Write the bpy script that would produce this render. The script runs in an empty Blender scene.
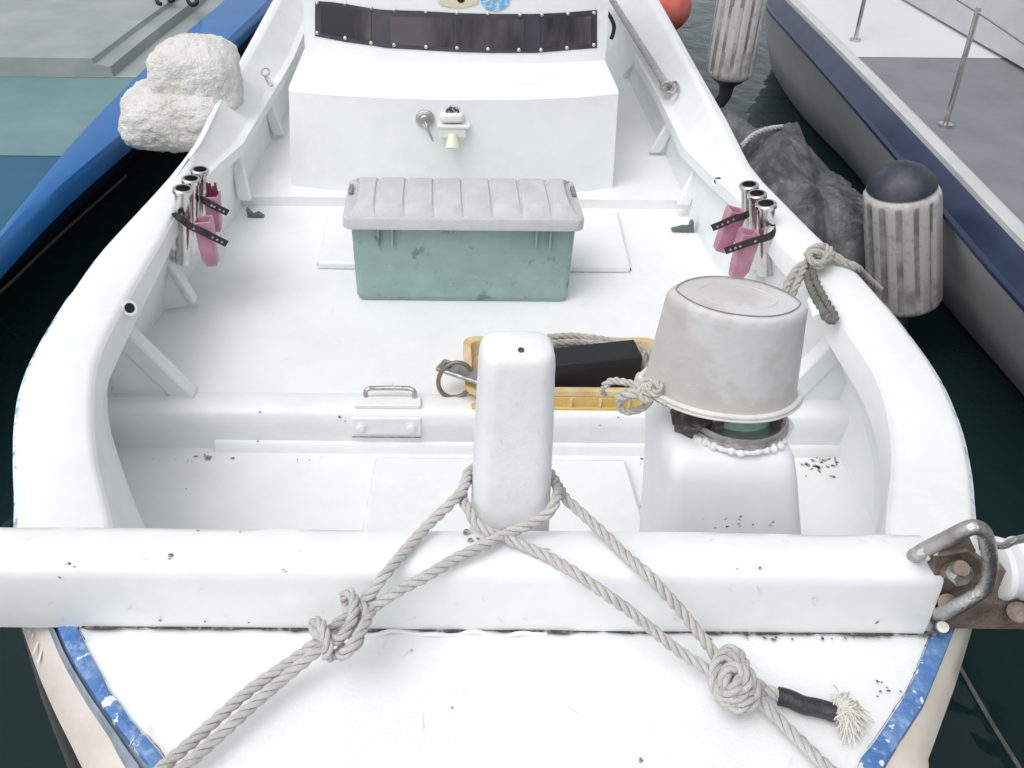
import bpy, bmesh, math, random
from mathutils import Vector, Matrix, noise
R = math.radians
random.seed(7)
sc = bpy.context.scene
COL = sc.collection

# ------------------------------------------------------------------ camera
CX, CY, F, PITCH, ROLL, H = 430.0, 250.0, 950.0, 28.7, 0.5, 1.90
cd = bpy.data.cameras.new('camera'); cam = bpy.data.objects.new('camera', cd); COL.objects.link(cam)
cam.location = (0, 0, H)
ROT = (Matrix.Rotation(R(90-PITCH), 3, 'X') @ Matrix.Rotation(R(ROLL), 3, 'Z'))
cam.rotation_euler = ROT.to_euler()
cd.sensor_width = 36; cd.lens = F/1024*36
cd.shift_x = (512-CX)/1024; cd.shift_y = (CY-384)/1024
cd.clip_start = 0.05; cd.clip_end = 2000
sc.camera = cam
# ------------------------------------------------------------------ sky, sun, exposure
W = bpy.data.worlds.new('World'); sc.world = W; W.use_nodes = True
nt = W.node_tree; nt.nodes.clear()
sky = nt.nodes.new('ShaderNodeTexSky'); sky.sky_type = 'NISHITA'; sky.sun_disc = False
SE, SA = 60, -136         # sun elevation, azimuth from +Y towards +X
sky.sun_elevation = R(SE); sky.sun_rotation = R(SA); sky.air_density = 1.0; sky.dust_density = 3.0
hs = nt.nodes.new('ShaderNodeHueSaturation'); hs.inputs['Saturation'].default_value = 0.22
bg = nt.nodes.new('ShaderNodeBackground'); bg.inputs['Strength'].default_value = 0.15
wo = nt.nodes.new('ShaderNodeOutputWorld')
nt.links.new(sky.outputs[0], hs.inputs['Color']); nt.links.new(hs.outputs[0], bg.inputs[0]); nt.links.new(bg.outputs[0], wo.inputs[0])
sl = bpy.data.lights.new('sun', 'SUN'); sl.energy = 0.5; sl.angle = R(40); sl.color = (1, .975, .94)
so = bpy.data.objects.new('sun', sl); COL.objects.link(so)
sd = Vector((math.sin(R(SA))*math.cos(R(SE)), math.cos(R(SA))*math.cos(R(SE)), math.sin(R(SE))))
so.rotation_euler = sd.to_track_quat('Z', 'Y').to_euler(); so.location = (0, 0, 8)
vs = sc.view_settings; vs.view_transform = 'Standard'; vs.look = 'None'; vs.gamma = 1; vs.use_curve_mapping = False
vs.exposure = 0.48

# ------------------------------------------------------------------ measuring helpers: photo pixel -> point at a known height / distance
CAMP = Vector((0, 0, H))
def ray(px, py): return ROT @ Vector(((px-CX)/F, -(py-CY)/F, -1.0))
def atz(px, py, z=0.0):
    d = ray(px, py); return CAMP + d*((z-H)/d.z)
def aty(px, py, y):
    d = ray(px, py); return CAMP + d*(y/d.y)
def atx(px, py, x):
    d = ray(px, py); return CAMP + d*(x/d.x)

# ------------------------------------------------------------------ materials
def nn(t, typ, **kw):
    n = t.nodes.new(typ)
    for k, v in kw.items(): n.inputs[k].default_value = v
    return n
def mat(name, col, rough=.5, metal=0.0, var=None, vscale=6, vlo=.4, vhi=.65, bump=0.0, bscale=40, spec=.5,
        specks=None, sscale=90, sth=.72, coat=0.0, stretch=None, rvar=0.0, extra=None):
    m = bpy.data.materials.new(name); m.use_nodes = True; t = m.node_tree
    b = t.nodes['Principled BSDF']
    b.inputs['Roughness'].default_value = rough; b.inputs['Metallic'].default_value = metal
    b.inputs['Specular IOR Level'].default_value = spec; b.inputs['Coat Weight'].default_value = coat
    tc = t.nodes.new('ShaderNodeTexCoord'); src = tc.outputs['Object']
    if stretch:
        mp = t.nodes.new('ShaderNodeMapping'); mp.inputs['Scale'].default_value = stretch
        t.links.new(src, mp.inputs[0]); src = mp.outputs[0]
    c = t.nodes.new('ShaderNodeRGB'); c.outputs[0].default_value = (*col, 1); cur = c.outputs[0]
    def layer(cur, col2, scale, lo, hi, detail=6, rgh=.6, off=0):
        n = nn(t, 'ShaderNodeTexNoise', Scale=scale, Detail=detail, Roughness=rgh); n.noise_dimensions = '4D'; n.inputs['W'].default_value = off
        t.links.new(src, n.inputs['Vector'])
        mr = nn(t, 'ShaderNodeMapRange', **{'From Min': lo, 'From Max': hi}); t.links.new(n.outputs[0], mr.inputs[0])
        mx = t.nodes.new('ShaderNodeMix'); mx.data_type = 'RGBA'
        t.links.new(mr.outputs[0], mx.inputs['Factor']); t.links.new(cur, mx.inputs[6]); mx.inputs[7].default_value = (*col2, 1)
        return mx.outputs[2], mr.outputs[0]
    f = None
    if var: cur, f = layer(cur, var, vscale, vlo, vhi)
    for i, e in enumerate(extra or []): cur, f2 = layer(cur, *e, off=3.7*(i+1))
    if specks: cur, f3 = layer(cur, specks, sscale, sth, sth+.03, 3, .7, 9.1)
    t.links.new(cur, b.inputs['Base Color'])
    if rvar and f is not None:
        mr = nn(t, 'ShaderNodeMapRange', **{'To Min': rough, 'To Max': min(1, rough+rvar)}); t.links.new(f, mr.inputs[0]); t.links.new(mr.outputs[0], b.inputs['Roughness'])
    if bump:
        n = nn(t, 'ShaderNodeTexNoise', Scale=bscale, Detail=5, Roughness=.6); t.links.new(src, n.inputs['Vector'])
        bp = nn(t, 'ShaderNodeBump', Strength=bump, Distance=.01); t.links.new(n.outputs[0], bp.inputs['Height']); t.links.new(bp.outputs[0], b.inputs['Normal'])
    return m
WHITE = mat('white_gelcoat', (.80, .82, .82), .42, var=(.73, .75, .75), vscale=3.5, vlo=.42, vhi=.75, bump=.12, bscale=22, specks=(.30, .30, .28), sscale=120, sth=.765, rvar=.2,
            extra=[((.84, .85, .84), 14, .5, .8)])
WHITE_FLOOR = mat('white_deck_paint', (.80, .82, .82), .5, var=(.72, .735, .73), vscale=2.6, vlo=.45, vhi=.75, bump=.16, bscale=160, specks=(.34, .34, .33), sscale=100, sth=.76, rvar=.2)
WHITE_DIRTY = mat('white_paint_dirty', (.77, .79, .785), .5, var=(.62, .63, .61), vscale=5, vlo=.46, vhi=.85, bump=.2, bscale=30, specks=(.18, .18, .17), sscale=70, sth=.72, rvar=.2)
WHITE_SIDE = mat('white_bulwark_paint', (.81, .83, .83), .5, var=(.67, .69, .69), vscale=4.5, vlo=.48, vhi=.85, bump=.2, bscale=14, specks=(.3, .3, .3), sscale=60, sth=.74)
POSTW = mat('white_post_paint', (.79, .80, .81), .38, var=(.73, .745, .75), vscale=9, vlo=.45, vhi=.8, bump=.3, bscale=26, specks=(.3, .3, .3), sscale=110, sth=.76)
BLUE = mat('chipped_blue_paint', (.055, .16, .42), .5, var=(.13, .25, .47), vscale=14, bump=.4, bscale=60,
           extra=[((.26, .38, .58), 55, .50, .66), ((.70, .74, .78), 34, .60, .62), ((.03, .05, .09), 80, .70, .72)])
BLUEPALE = mat('worn_blue_white_paint', (.70, .75, .79), .5, var=(.22, .36, .60), vscale=26, vlo=.53, vhi=.6, bump=.4, bscale=60, specks=(.15, .16, .18), sscale=60, sth=.66)
RUBBER = mat('grey_blue_rubbing_rubber', (.19, .24, .30), .4, var=(.30, .36, .42), vscale=20, bump=.2)
BEIGE = mat('faded_beige_gelcoat', (.56, .50, .46), .4, var=(.64, .60, .55), vscale=7, bump=.15, specks=(.78, .78, .74), sscale=30, sth=.66)
CREAM = mat('cream_gelcoat', (.70, .64, .54), .4, var=(.76, .72, .64), vscale=6, bump=.12)
STEEL = mat('stainless_steel', (.62, .61, .59), .22, 1.0, var=(.42, .40, .37), vscale=26, vlo=.5, vhi=.8, bump=.08, bscale=80)
STEELD = mat('stained_steel', (.50, .49, .47), .33, .9, var=(.24, .20, .16), vscale=34, vlo=.50, vhi=.78, bump=.4, bscale=120)
RUST = mat('rusty_brown_steel', (.27, .21, .17), .6, .35, var=(.13, .10, .08), vscale=18, vlo=.42, vhi=.65, bump=.5, bscale=60, extra=[((.33, .29, .25), 34, .58, .72)])
DARKMET = mat('corroded_dark_metal', (.07, .06, .06), .7, .3, var=(.28, .25, .23), vscale=50, vlo=.5, vhi=.65, bump=.8, bscale=110)
GREENMET = mat('pale_green_enamel', (.17, .33, .26), .5, var=(.30, .42, .36), vscale=30, bump=.3, specks=(.1, .08, .07), sscale=80, sth=.68)
ROPE = mat('weathered_white_rope', (.84, .82, .79), .9, var=(.62, .59, .56), vscale=30, vlo=.45, vhi=.8, bump=.9, bscale=420, spec=.15)
ROPECORE = mat('rope_groove_shade', (.22, .205, .19), .95, var=(.40, .37, .34), vscale=60, vlo=.45, vhi=.6)  # shade of the rope grooves, put into the colour of the core
ROPEG = mat('weathered_grey_rope', (.58, .55, .50), .9, var=(.38, .36, .31), vscale=30, bump=.7, bscale=350, spec=.15)
ROPED = mat('dark_grey_rope', (.22, .21, .20), .9, var=(.13, .13, .11), vscale=30, bump=.7, bscale=350, spec=.15)
CORD = mat('pale_cream_cord', (.66, .65, .61), .9, var=(.50, .47, .40), vscale=40, bump=.6, bscale=380, spec=.15)
TAPE = mat('black_electrical_tape', (.018, .019, .022), .42, bump=.5, bscale=70, var=(.04, .04, .045), vscale=30)
BLACK = mat('black_rubber', (.02, .017, .017), .5, bump=.2)
STRAP = mat('dark_brown_rubber_strap', (.028, .016, .018), .5, bump=.2)
PINK = mat('faded_pink_plastic', (.50, .26, .34), .45, var=(.42, .18, .26), vscale=24, bump=.12, bscale=60)
MAROON = mat('maroon_cloth', (.14, .015, .035), .85, bump=.5)
LID = mat('weathered_grey_plastic', (.59, .59, .59), .6, var=(.51, .51, .51), vscale=10, bump=.5, bscale=220, extra=[((.58, .58, .58), 60, .56, .7)])
GREENP = mat('weathered_green_plastic', (.29, .405, .375), .55, var=(.225, .33, .31), vscale=7, vlo=.35, vhi=.7, bump=.25, bscale=60,
             extra=[((.30, .42, .40), 12, .52, .72), ((.34, .45, .44), 60, .60, .72), ((.14, .23, .21), 13, .585, .66), ((.44, .52, .50), 30, .64, .70)])
BUCKET = mat('dusty_grey_plastic', (.53, .505, .475), .45, var=(.58, .58, .575), vscale=3.2, vlo=.52, vhi=.56, bump=.25, bscale=22, extra=[((.41, .385, .36), 9, .55, .8), ((.62, .62, .62), 40, .62, .7)])
BUCKETLINE = mat('dark_seam', (.24, .225, .22), .6)
RIM = mat('pale_rim_plastic', (.70, .69, .66), .4, bump=.1, var=(.60, .58, .54), vscale=14)
YELLOW = mat('yellow_plastic', (.60, .37, .09), .5, var=(.68, .48, .18), vscale=10, bump=.2, extra=[((.74, .66, .52), 24, .58, .70)])
YELLOWP = mat('sun_bleached_yellow_plastic', (.60, .41, .18), .6, var=(.68, .55, .36), vscale=16, bump=.4)
NAVYBOX = mat('black_foam_plastic', (.010, .010, .014), .6, bump=.15, bscale=120)
VINYL = mat('smoky_vinyl', (.045, .045, .058), .16, var=(.09, .08, .095), vscale=2.5, vlo=.4, vhi=.7, coat=.3, bump=.05, bscale=10, stretch=(1.2, 1, .5))
VINYLPANE = mat('clear_smoky_pane', (.105, .085, .10), .12, var=(.03, .028, .036), vscale=2.6, vlo=.42, vhi=.56, coat=.4, bump=.06, bscale=9, stretch=(1.3, 1, .25))
VINYLEDGE = mat('vinyl_stitching', (.22, .20, .21), .4)
CHIP = mat('bare_patch_grime', (.16, .15, .14), .9, var=(.46, .44, .42), vscale=110, vlo=.45, vhi=.6, bump=.4)
GRIME = mat('seam_grime', (.07, .062, .058), .95, var=(.34, .32, .30), vscale=60, vlo=.5, vhi=.65, bump=.5, bscale=200)
HOLE = mat('dark_opening', (.01, .01, .01), .9)
FOAM = mat('weathered_styrofoam', (.80, .79, .76), .95, var=(.70, .68, .62), vscale=8, bump=1.3, bscale=110, spec=.1, extra=[((.40, .38, .32), 20, .66, .76)])
FENDER = mat('grimy_fender_vinyl', (.50, .485, .47), .55, var=(.20, .19, .18), vscale=5, vlo=.56, vhi=.70, bump=.3, bscale=60, extra=[((.34, .33, .31), 30, .54, .7)])
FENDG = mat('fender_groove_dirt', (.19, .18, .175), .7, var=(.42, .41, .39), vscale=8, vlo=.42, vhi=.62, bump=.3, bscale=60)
FENDBLK = mat('dark_fender_end', (.022, .028, .045), .5, var=(.08, .085, .10), vscale=9, vlo=.48, vhi=.72, bump=.2)
ORANGE = mat('faded_orange_buoy', (.70, .10, .06), .4, var=(.66, .22, .18), vscale=5, bump=.1)
TARP = mat('dusty_black_tarp', (.050, .052, .058), .42, var=(.16, .165, .175), vscale=5, vlo=.42, vhi=.62, bump=.8, bscale=30, extra=[((.25, .255, .26), 22, .56, .75)])
BBLUE = mat('glossy_blue_gelcoat', (.002, .12, .36), .3, var=(.002, .10, .31), vscale=5, bump=.05, extra=[((.05, .22, .5), 18, .64, .72)])
BNAVY = mat('navy_gelcoat', (.012, .022, .06), .3, var=(.02, .035, .085), vscale=5, bump=.05)
GREYGEL = mat('grey_green_gelcoat', (.32, .345, .33), .5, var=(.25, .28, .27), vscale=3, bump=.1)
TEALD = mat('teal_deck_paint', (.12, .22, .24), .5, var=(.15, .26, .27), vscale=3, bump=.1)
HULLG = mat('pale_grey_gelcoat', (.64, .65, .65), .35, var=(.52, .53, .52), vscale=3, vlo=.5, vhi=.9, bump=.05)
ANTIF = mat('black_antifouling', (.012, .014, .016), .6, var=(.04, .045, .045), vscale=30, vlo=.6, vhi=.7)
DECKG = mat('grey_deck_paint', (.20, .21, .23), .5, var=(.16, .17, .18), vscale=4, bump=.1)
REFLSCREEN = mat('dark_reflection_screen', (.06, .065, .075), .8, bump=.3)
STICKC = mat('cream_sticker', (.72, .66, .47), .5, var=(.62, .56, .4), vscale=60)
STICKB = mat('blue_sticker', (.16, .40, .66), .5, var=(.45, .6, .72), vscale=50, vlo=.5, vhi=.55)
WLAMP = mat('white_lamp_plastic', (.74, .74, .71), .4, bump=.05)
CONE = mat('yellowed_plastic', (.70, .68, .56), .4)
GLASSD = mat('dark_lamp_glass', (.05, .05, .05), .15, var=(.5, .5, .5), vscale=60, vlo=.5, vhi=.55)

# ------------------------------------------------------------------ object helpers
class T: root = None; loc = Vector((0, 0, 0))
def thing(name, label, cat, loc, group=None):
    o = bpy.data.objects.new(name, None); COL.objects.link(o); o.location = loc
    o.empty_display_size = .05; o['label'] = label; o['category'] = cat
    if group: o['group'] = group
    return o
def rootloc(o):
    while o.parent: o = o.parent
    return Vector(o.location)
def base_of(vs):
    xs = [v[0] for v in vs]; ys = [v[1] for v in vs]; zs = [v[2] for v in vs]
    return Vector(((min(xs)+max(xs))/2, (min(ys)+max(ys))/2, min(zs)))
def part(name, geo, m, parent=None, smooth=True, bevel=0, label=None, kind=None, sub=0, cat=None, group=None, seg=2, angle=35):
    vsx, fs = geo
    off = rootloc(parent) if parent else base_of(vsx)
    me = bpy.data.meshes.new(name)
    me.from_pydata([tuple(Vector(v)-off) for v in vsx], [], fs); me.validate(); me.update()
    bm = bmesh.new(); bm.from_mesh(me); bmesh.ops.recalc_face_normals(bm, faces=bm.faces); bm.to_mesh(me); bm.free()
    me.materials.append(m)
    if smooth:
        for p in me.polygons: p.use_smooth = True
        me.set_sharp_from_angle(angle=R(angle))
    o = bpy.data.objects.new(name, me); COL.objects.link(o)
    if parent: o.parent = parent
    else: o.location = off
    if bevel:
        b = o.modifiers.new('bevel', 'BEVEL'); b.width = bevel; b.segments = seg; b.limit_method = 'ANGLE'; b.angle_limit = R(35)
        b.harden_normals = False
        for p in me.polygons: p.use_smooth = True
        me.set_sharp_from_angle(angle=R(60))
    if sub: s = o.modifiers.new('sub', 'SUBSURF'); s.levels = sub; s.render_levels = sub
    if label: o['label'] = label
    if kind: o['kind'] = kind
    if cat: o['category'] = cat
    if group: o['group'] = group
    return o
def join(*gs):
    V, Fc = [], []
    for v, f in gs:
        n = len(V); V += [Vector(x) for x in v]; Fc += [tuple(i+n for i in q) for q in f]
    return V, Fc
def xf(geo, M): return [M @ Vector(v) for v in geo[0]], geo[1]
def box(x0, x1, y0, y1, z0, z1):
    v = [Vector(p) for p in ((x0,y0,z0),(x1,y0,z0),(x1,y1,z0),(x0,y1,z0),(x0,y0,z1),(x1,y0,z1),(x1,y1,z1),(x0,y1,z1))]
    return v, [(0,3,2,1),(4,5,6,7),(0,1,5,4),(1,2,6,5),(2,3,7,6),(3,0,4,7)]
def loft(rings, closed=True, cap0=True, cap1=True):
    n = len(rings[0]); V = [Vector(p) for r in rings for p in r]; Fc = []
    for i in range(len(rings)-1):
        for j in range(n if closed else n-1):
            a = i*n+j; b = i*n+(j+1) % n; Fc.append((a, b, b+n, a+n))
    if cap0: Fc.append(tuple(reversed(range(n))))
    if cap1: Fc.append(tuple(range((len(rings)-1)*n, len(rings)*n)))
    return V, Fc
def grid(rows): return loft(rows, False, False, False)
def prism(poly, d):
    d = Vector(d); a = [Vector(p) for p in poly]; return loft([a, [p+d for p in a]])
def rrect(w, d, r, z, cx=0, cy=0, n=6, rot=0):
    out = []
    for k, (sx, sy) in enumerate(((1,1),(-1,1),(-1,-1),(1,-1))):
        for i in range(n+1):
            a = math.pi/2*(k + i/n)
            x = sx*(w/2-r)+r*math.cos(a); y = sy*(d/2-r)+r*math.sin(a)
            out.append(Vector((cx+x*math.cos(rot)-y*math.sin(rot), cy+x*math.sin(rot)+y*math.cos(rot), z)))
    return out
def circ(r, n, M=None, e=1.0):
    out = []
    for i in range(n):
        a = 2*math.pi*i/n; out.append(Vector((r*math.cos(a), r*e*math.sin(a), 0)))
    return [M @ p for p in out] if M else out
def frame(p, d, up=(0, 0, 1)):
    d = Vector(d).normalized(); u = Vector(up)
    if abs(d.dot(u)) > .98: u = Vector((0, 1, 0))
    x = u.cross(d).normalized(); y = d.cross(x)
    M = Matrix((x, y, d)).transposed().to_4x4(); M.translation = Vector(p); return M
def cyl(p0, p1, r0, r1=None, n=20, prof=None):
    p0, p1 = Vector(p0), Vector(p1); r1 = r0 if r1 is None else r1
    M = frame(p0, p1-p0); L = (p1-p0).length
    prof = prof or [(0, r0), (1, r1)]
    return loft([[M @ Vector((r*math.cos(2*math.pi*i/n), r*math.sin(2*math.pi*i/n), t*L)) for i in range(n)] for t, r in prof])
def spline(pts, step):
    P = [Vector(p) for p in pts]; P = [2*P[0]-P[1]] + P + [2*P[-1]-P[-2]]; out = []
    for i in range(1, len(P)-2):
        a, b, c, d = P[i-1:i+3]; n = max(2, int((c-b).length/step))
        for k in range(n):
            t = k/n
            out.append(.5*((2*b)+(c-a)*t+(2*a-5*b+4*c-d)*t*t+(3*b-a-3*c+d)*t**3))
    out.append(P[-2]); return out
def frames(pts):
    tn = []
    for i in range(len(pts)):
        d = (pts[min(i+1, len(pts)-1)]-pts[max(i-1, 0)])
        tn.append(d.normalized() if d.length > 1e-9 else (tn[-1] if tn else Vector((0, 0, 1))))
    n = tn[0].orthogonal().normalized(); out = []
    for t in tn:
        n = (n - t*n.dot(t)).normalized(); out.append((t, n, t.cross(n)))
    return out
def tube(pts, r, step=None, n=8, closed=False, flat=1.0):
    P = spline(pts, step or r) if step != 0 else [Vector(p) for p in pts]
    fr = frames(P)
    rr = r if callable(r) else (lambda s: r)
    rings = [[p + (a*math.cos(2*math.pi*j/n) + b*flat*math.sin(2*math.pi*j/n))*rr(i/(len(P)-1)) for j in range(n)] for i, (p, (t, a, b)) in enumerate(zip(P, fr))]
    return loft(rings)
def rope(pts, rad, pitch=None, ns=3, seg=12, step=None, jit=.0):
    """three-strand laid rope along a curve, as real twisted strands"""
    pitch = pitch or rad*6.4; step = step or rad*.36
    P = spline(pts, step); fr = frames(P); gs = []
    S = [0]
    for i in range(1, len(P)): S.append(S[-1]+(P[i]-P[i-1]).length)
    for k in range(ns):
        C = []
        for i, (p, (t, a, b)) in enumerate(zip(P, fr)):
            th = 2*math.pi*k/ns + S[i]*2*math.pi/pitch
            C.append(p + (a*math.cos(th)+b*math.sin(th))*rad*.53)
        f2 = frames(C); rings = []
        for i, (c, (t, a, b)) in enumerate(zip(C, f2)):
            ring = []
            for j in range(seg):
                ph = 2*math.pi*j/seg
                q = rad*.485*(1+.055*math.sin(4*ph + S[i]*2*math.pi/pitch*2.6)+jit*noise.noise(c*220+Vector((j, k, 0))))
                ring.append(c+(a*math.cos(ph)+b*math.sin(ph))*q)
            rings.append(ring)
        gs.append(loft(rings))
    return join(*gs)
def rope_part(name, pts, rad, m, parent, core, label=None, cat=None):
    """laid rope plus a dark core that paints shade deep between its strands"""
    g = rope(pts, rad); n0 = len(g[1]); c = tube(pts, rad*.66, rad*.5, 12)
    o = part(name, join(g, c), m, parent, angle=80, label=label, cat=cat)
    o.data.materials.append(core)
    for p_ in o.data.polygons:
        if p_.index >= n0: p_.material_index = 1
    return o
def ico(r, sub=4):
    bm = bmesh.new(); bmesh.ops.create_icosphere(bm, subdivisions=sub, radius=r)
    v = [x.co.copy() for x in bm.verts]; f = [tuple(y.index for y in x.verts) for x in bm.faces]; bm.free(); return v, f
def flake(c, n, s, rng=random, e=None):
    """irregular little polygon lying on a surface with normal n"""
    n = Vector(n).normalized(); a = n.orthogonal().normalized(); b = n.cross(a); k = rng.randint(6, 9); e = e or rng.uniform(.4, 1)
    th = rng.uniform(0, 6.28)
    vs_ = []
    for i in range(k):
        an = 2*math.pi*i/k; q = s*rng.uniform(.45, 1.1)
        u, w = q*math.cos(an), q*math.sin(an)*e
        vs_.append(Vector(c)+n*.0012+a*(u*math.cos(th)-w*math.sin(th))+b*(u*math.sin(th)+w*math.cos(th)))
    return vs_, [tuple(range(k))]
def rnd_interp(pts, y):
    pts = sorted(pts)
    if y <= pts[0][0]: return pts[0][1]
    if y >= pts[-1][0]: return pts[-1][1]
    for (a, va), (b, vb) in zip(pts, pts[1:]):
        if a <= y <= b: return va+(vb-va)*(y-a)/(b-a)
def curve_xy(px, z):
    out = []
    for (x, y) in px:
        p = atz(x, y, z); out.append((p.y, p.x))
    return sorted(out)
def smooth_at(pts, y, w=.09):
    return sum(rnd_interp(pts, y+d*w) for d in (-1, -.5, 0, .5, 1))/5

# ------------------------------------------------------------------ water
ZW = -.36
def water_mat():
    m = bpy.data.materials.new('harbour_water'); m.use_nodes = True; t = m.node_tree; b = t.nodes['Principled BSDF']
    b.inputs['Base Color'].default_value = (.009, .024, .025, 1); b.inputs['Roughness'].default_value = .05; b.inputs['IOR'].default_value = 1.333
    tc = t.nodes.new('ShaderNodeTexCoord'); mp = t.nodes.new('ShaderNodeMapping'); mp.inputs['Scale'].default_value = (1, .7, 1)
    n1 = nn(t, 'ShaderNodeTexNoise', Scale=2.2, Detail=3, Roughness=.5, Distortion=.8); n2 = nn(t, 'ShaderNodeTexNoise', Scale=9, Detail=2, Roughness=.5)
    ad = t.nodes.new('ShaderNodeMath'); ad.operation = 'MULTIPLY_ADD'; ad.inputs[1].default_value = .25
    t.links.new(tc.outputs['Object'], mp.inputs[0]); t.links.new(mp.outputs[0], n1.inputs['Vector']); t.links.new(mp.outputs[0], n2.inputs['Vector'])
    t.links.new(n2.outputs[0], ad.inputs[0]); t.links.new(n1.outputs[0], ad.inputs[2])
    bp = nn(t, 'ShaderNodeBump', Strength=.38, Distance=.05); t.links.new(ad.outputs[0], bp.inputs['Height']); t.links.new(bp.outputs[0], b.inputs['Normal'])
    return m
w = part('water', ([(-300, -300, ZW), (300, -300, ZW), (300, 600, ZW), (-300, 600, ZW)], [(0, 1, 2, 3)]), water_mat(), kind='structure')

# ------------------------------------------------------------------ the white fishing boat
ZG = .42
boat = thing('fishing_boat', 'open white fishing boat seen from its bow, with worn blue trim along the edge', 'boat', (.14, 2.5, ZW))
OL = curve_xy([(272,0),(243,53),(216,100),(193,146),(166,180),(96,255),(63,303),(33,353),(20,386),(15,416),(14,450),(15,485),(18,520)], ZG)
OR_ = curve_xy([(660,0),(699,70),(728,120),(753,170),(822,240),(852,265),(896,315),(939,373),(957,413),(968,450),(973,485),(974,520)], ZG)
CLp = curve_xy([(283,0),(261,42),(237,81),(216,115),(198,148),(185,185),(166,230),(133,286),(116,316),(96,353),(92,386),(91,416),(94,450),(101,490),(120,530)], ZG)
CRp = curve_xy([(646,0),(688,72),(712,120),(733,170),(757,205),(777,240),(813,270),(839,316),(869,356),(886,390),(892,419),(895,450),(893,490),(882,536)], ZG)
ZF = .33
FLp = curve_xy([(300,22),(284,60),(271,88),(249,130),(225,165),(207,195)], ZF)
FRp = curve_xy([(622,5),(675,100),(697,141),(722,182),(745,212)], ZF)
# straighten the stern, which is out of frame, and the bow below the beam
for pts, xb in ((OL, -.93), (OR_, 1.40), (CLp, -.86), (CRp, 1.33)): pts.append((8.2, xb))
OL = [(1.22, atz(18, 620, .36).x)] + OL; OR_ = [(1.22, atz(968, 636, .36).x)] + OR_
ys = [1.30+.0*i for i in range(1)] + [1.34+.08*i for i in range(22)] + [3.1+.16*i for i in range(22)] + [6.9, 7.4, 7.9]
CEN = .14
def station(side, y):
    O = smooth_at(OL if side < 0 else OR_, y); C = smooth_at(CLp if side < 0 else CRp, y)
    s = side
    fi = rnd_interp([(1.3, .0), (2.9, .0), (3.3, .022), (3.9, .075), (5.2, .12), (8, .12)], y)   # inner face width
    Fx = C - s*fi; zf = ZG - .012 - .11*min(1, fi/.075)
    return O, C, Fx, zf
def inset(y, s=-1): return rnd_interp([(1.3, .0), (1.8, -.06), (2.4, -.17), (2.9, -.09), (3.4, 0), (8, .03)], y) if s > 0 else rnd_interp([(1.3, .16), (1.8, .12), (2.05, .04), (2.4, -.15), (2.9, -.10), (3.4, -.02), (3.7, .02), (8, .03)], y)
for side in (-1, 1):
    cap, wall, outer = [], [], []
    for y in ys:
        O, C, Fx, zf = station(side, y); s = side
        row = [(O, ZG-.055), (O, ZG-.012), (O-s*.004, ZG-.003), (O-s*.013, ZG), (O-s*.03, ZG+.003), ((O+C)/2, ZG+.006), (C+s*.02, ZG+.002), (C+s*.007, ZG-.002), (C+s*.001, ZG-.010)]
        row += [(Fx+s*.006, zf+.004), (Fx-s*.002, zf), (Fx-s*(.004+.03*min(1, abs(C-Fx)/.07)), zf-.004), (Fx-s*(.006+.03*min(1, abs(C-Fx)/.07)), zf-.05-.05*max(0, min(1, (3.2-y)))), (Fx+s*.03, zf-.055-.05*max(0, min(1, (3.2-y))))]
        cap.append([Vector((x, y, z)) for x, z in row])
        wx = Fx + s*.012
        fz = -.17 if y < 2.42 else -.02
        wall.append([Vector((x, y, z)) for x, z in ((wx, zf-.05), (wx-s*inset(y, s)*.45, zf-.2), (wx-s*inset(y, s)*.85, .06), (wx-s*inset(y, s), -.02), (wx-s*inset(y, s)*1.1, -.19))])
        outer.append([Vector((x, y, z)) for x, z in ((O-s*.003, ZG-.05), (O-s*.012, ZG-.09), (O-s*.012, .1), (O-s*.03, -.2), (O-s*.12, -.5))])
    part('gunwale', grid(cap), WHITE, boat, angle=50)
    part('hull_side', grid(wall), WHITE_SIDE, boat, label='inner side of the hull, scuffed white')
    part('hull_side', grid(outer), WHITE, boat)
# blue-white worn edge strip on the outer edge of the gunwale near the bow
for side in (-1, 1):
    rows = []
    for i in range(26):
        y = 1.32+.045*i; O = station(side, y)[0]; s = side; k = .5+.5*noise.noise(Vector((y*9, side, 0)))
        top = ZG-.004-.006*k if i not in (0, 25) else ZG-.012
        rows.append([Vector((O-s*.004, y, top+.003)), Vector((O+s*(.004+.005*k), y, top-.004)), Vector((O+s*(.005+.005*k), y, ZG-.05)), Vector((O+s*.002, y, ZG-.057))])
    part('edge_strip', grid(rows), BLUEPALE, boat, label='worn blue and white edge of the gunwale')

# foredeck
DL = curve_xy([(75,626),(88,652),(109,692),(131,722),(162,757),(168,768)], ZG)     # inner edge of blue
DR = curve_xy([(931,637),(910,690),(876,742),(854,768)], ZG)
BL = curve_xy([(55,622),(70,657),(96,698),(127,740),(153,770)], ZG)
BR = curve_xy([(951,637),(925,701),(889,757),(880,768)], ZG)
HL = curve_xy([(19,620),(39,677),(55,714),(84,772)], .34)
HR = curve_xy([(970,636),(955,686),(925,768)], .34)
def ext(pts, tip, k=1.0):
    """carry an edge on from the bottom of the picture round to the stem"""
    y0, x0 = pts[0]; out = []
    for i in range(1, 9):
        t = i/8; out.append((y0+(tip-y0)*t, CEN+(x0-CEN)*math.sqrt(max(0, 1-t**1.7))*1.0))
    return sorted(out)+pts
DLx, DRx, BLx, BRx, HLx, HRx = ext(DL, .52), ext(DR, .52), ext(BL, .47), ext(BR, .47), ext(HL, .40), ext(HR, .40)
def poly_edge(pts, y1, n=26):
    ya = pts[0][0]; return [(ya+(y1-ya)*(i/n)**1.0, None) for i in range(n+1)]
YB = 1.30
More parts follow.
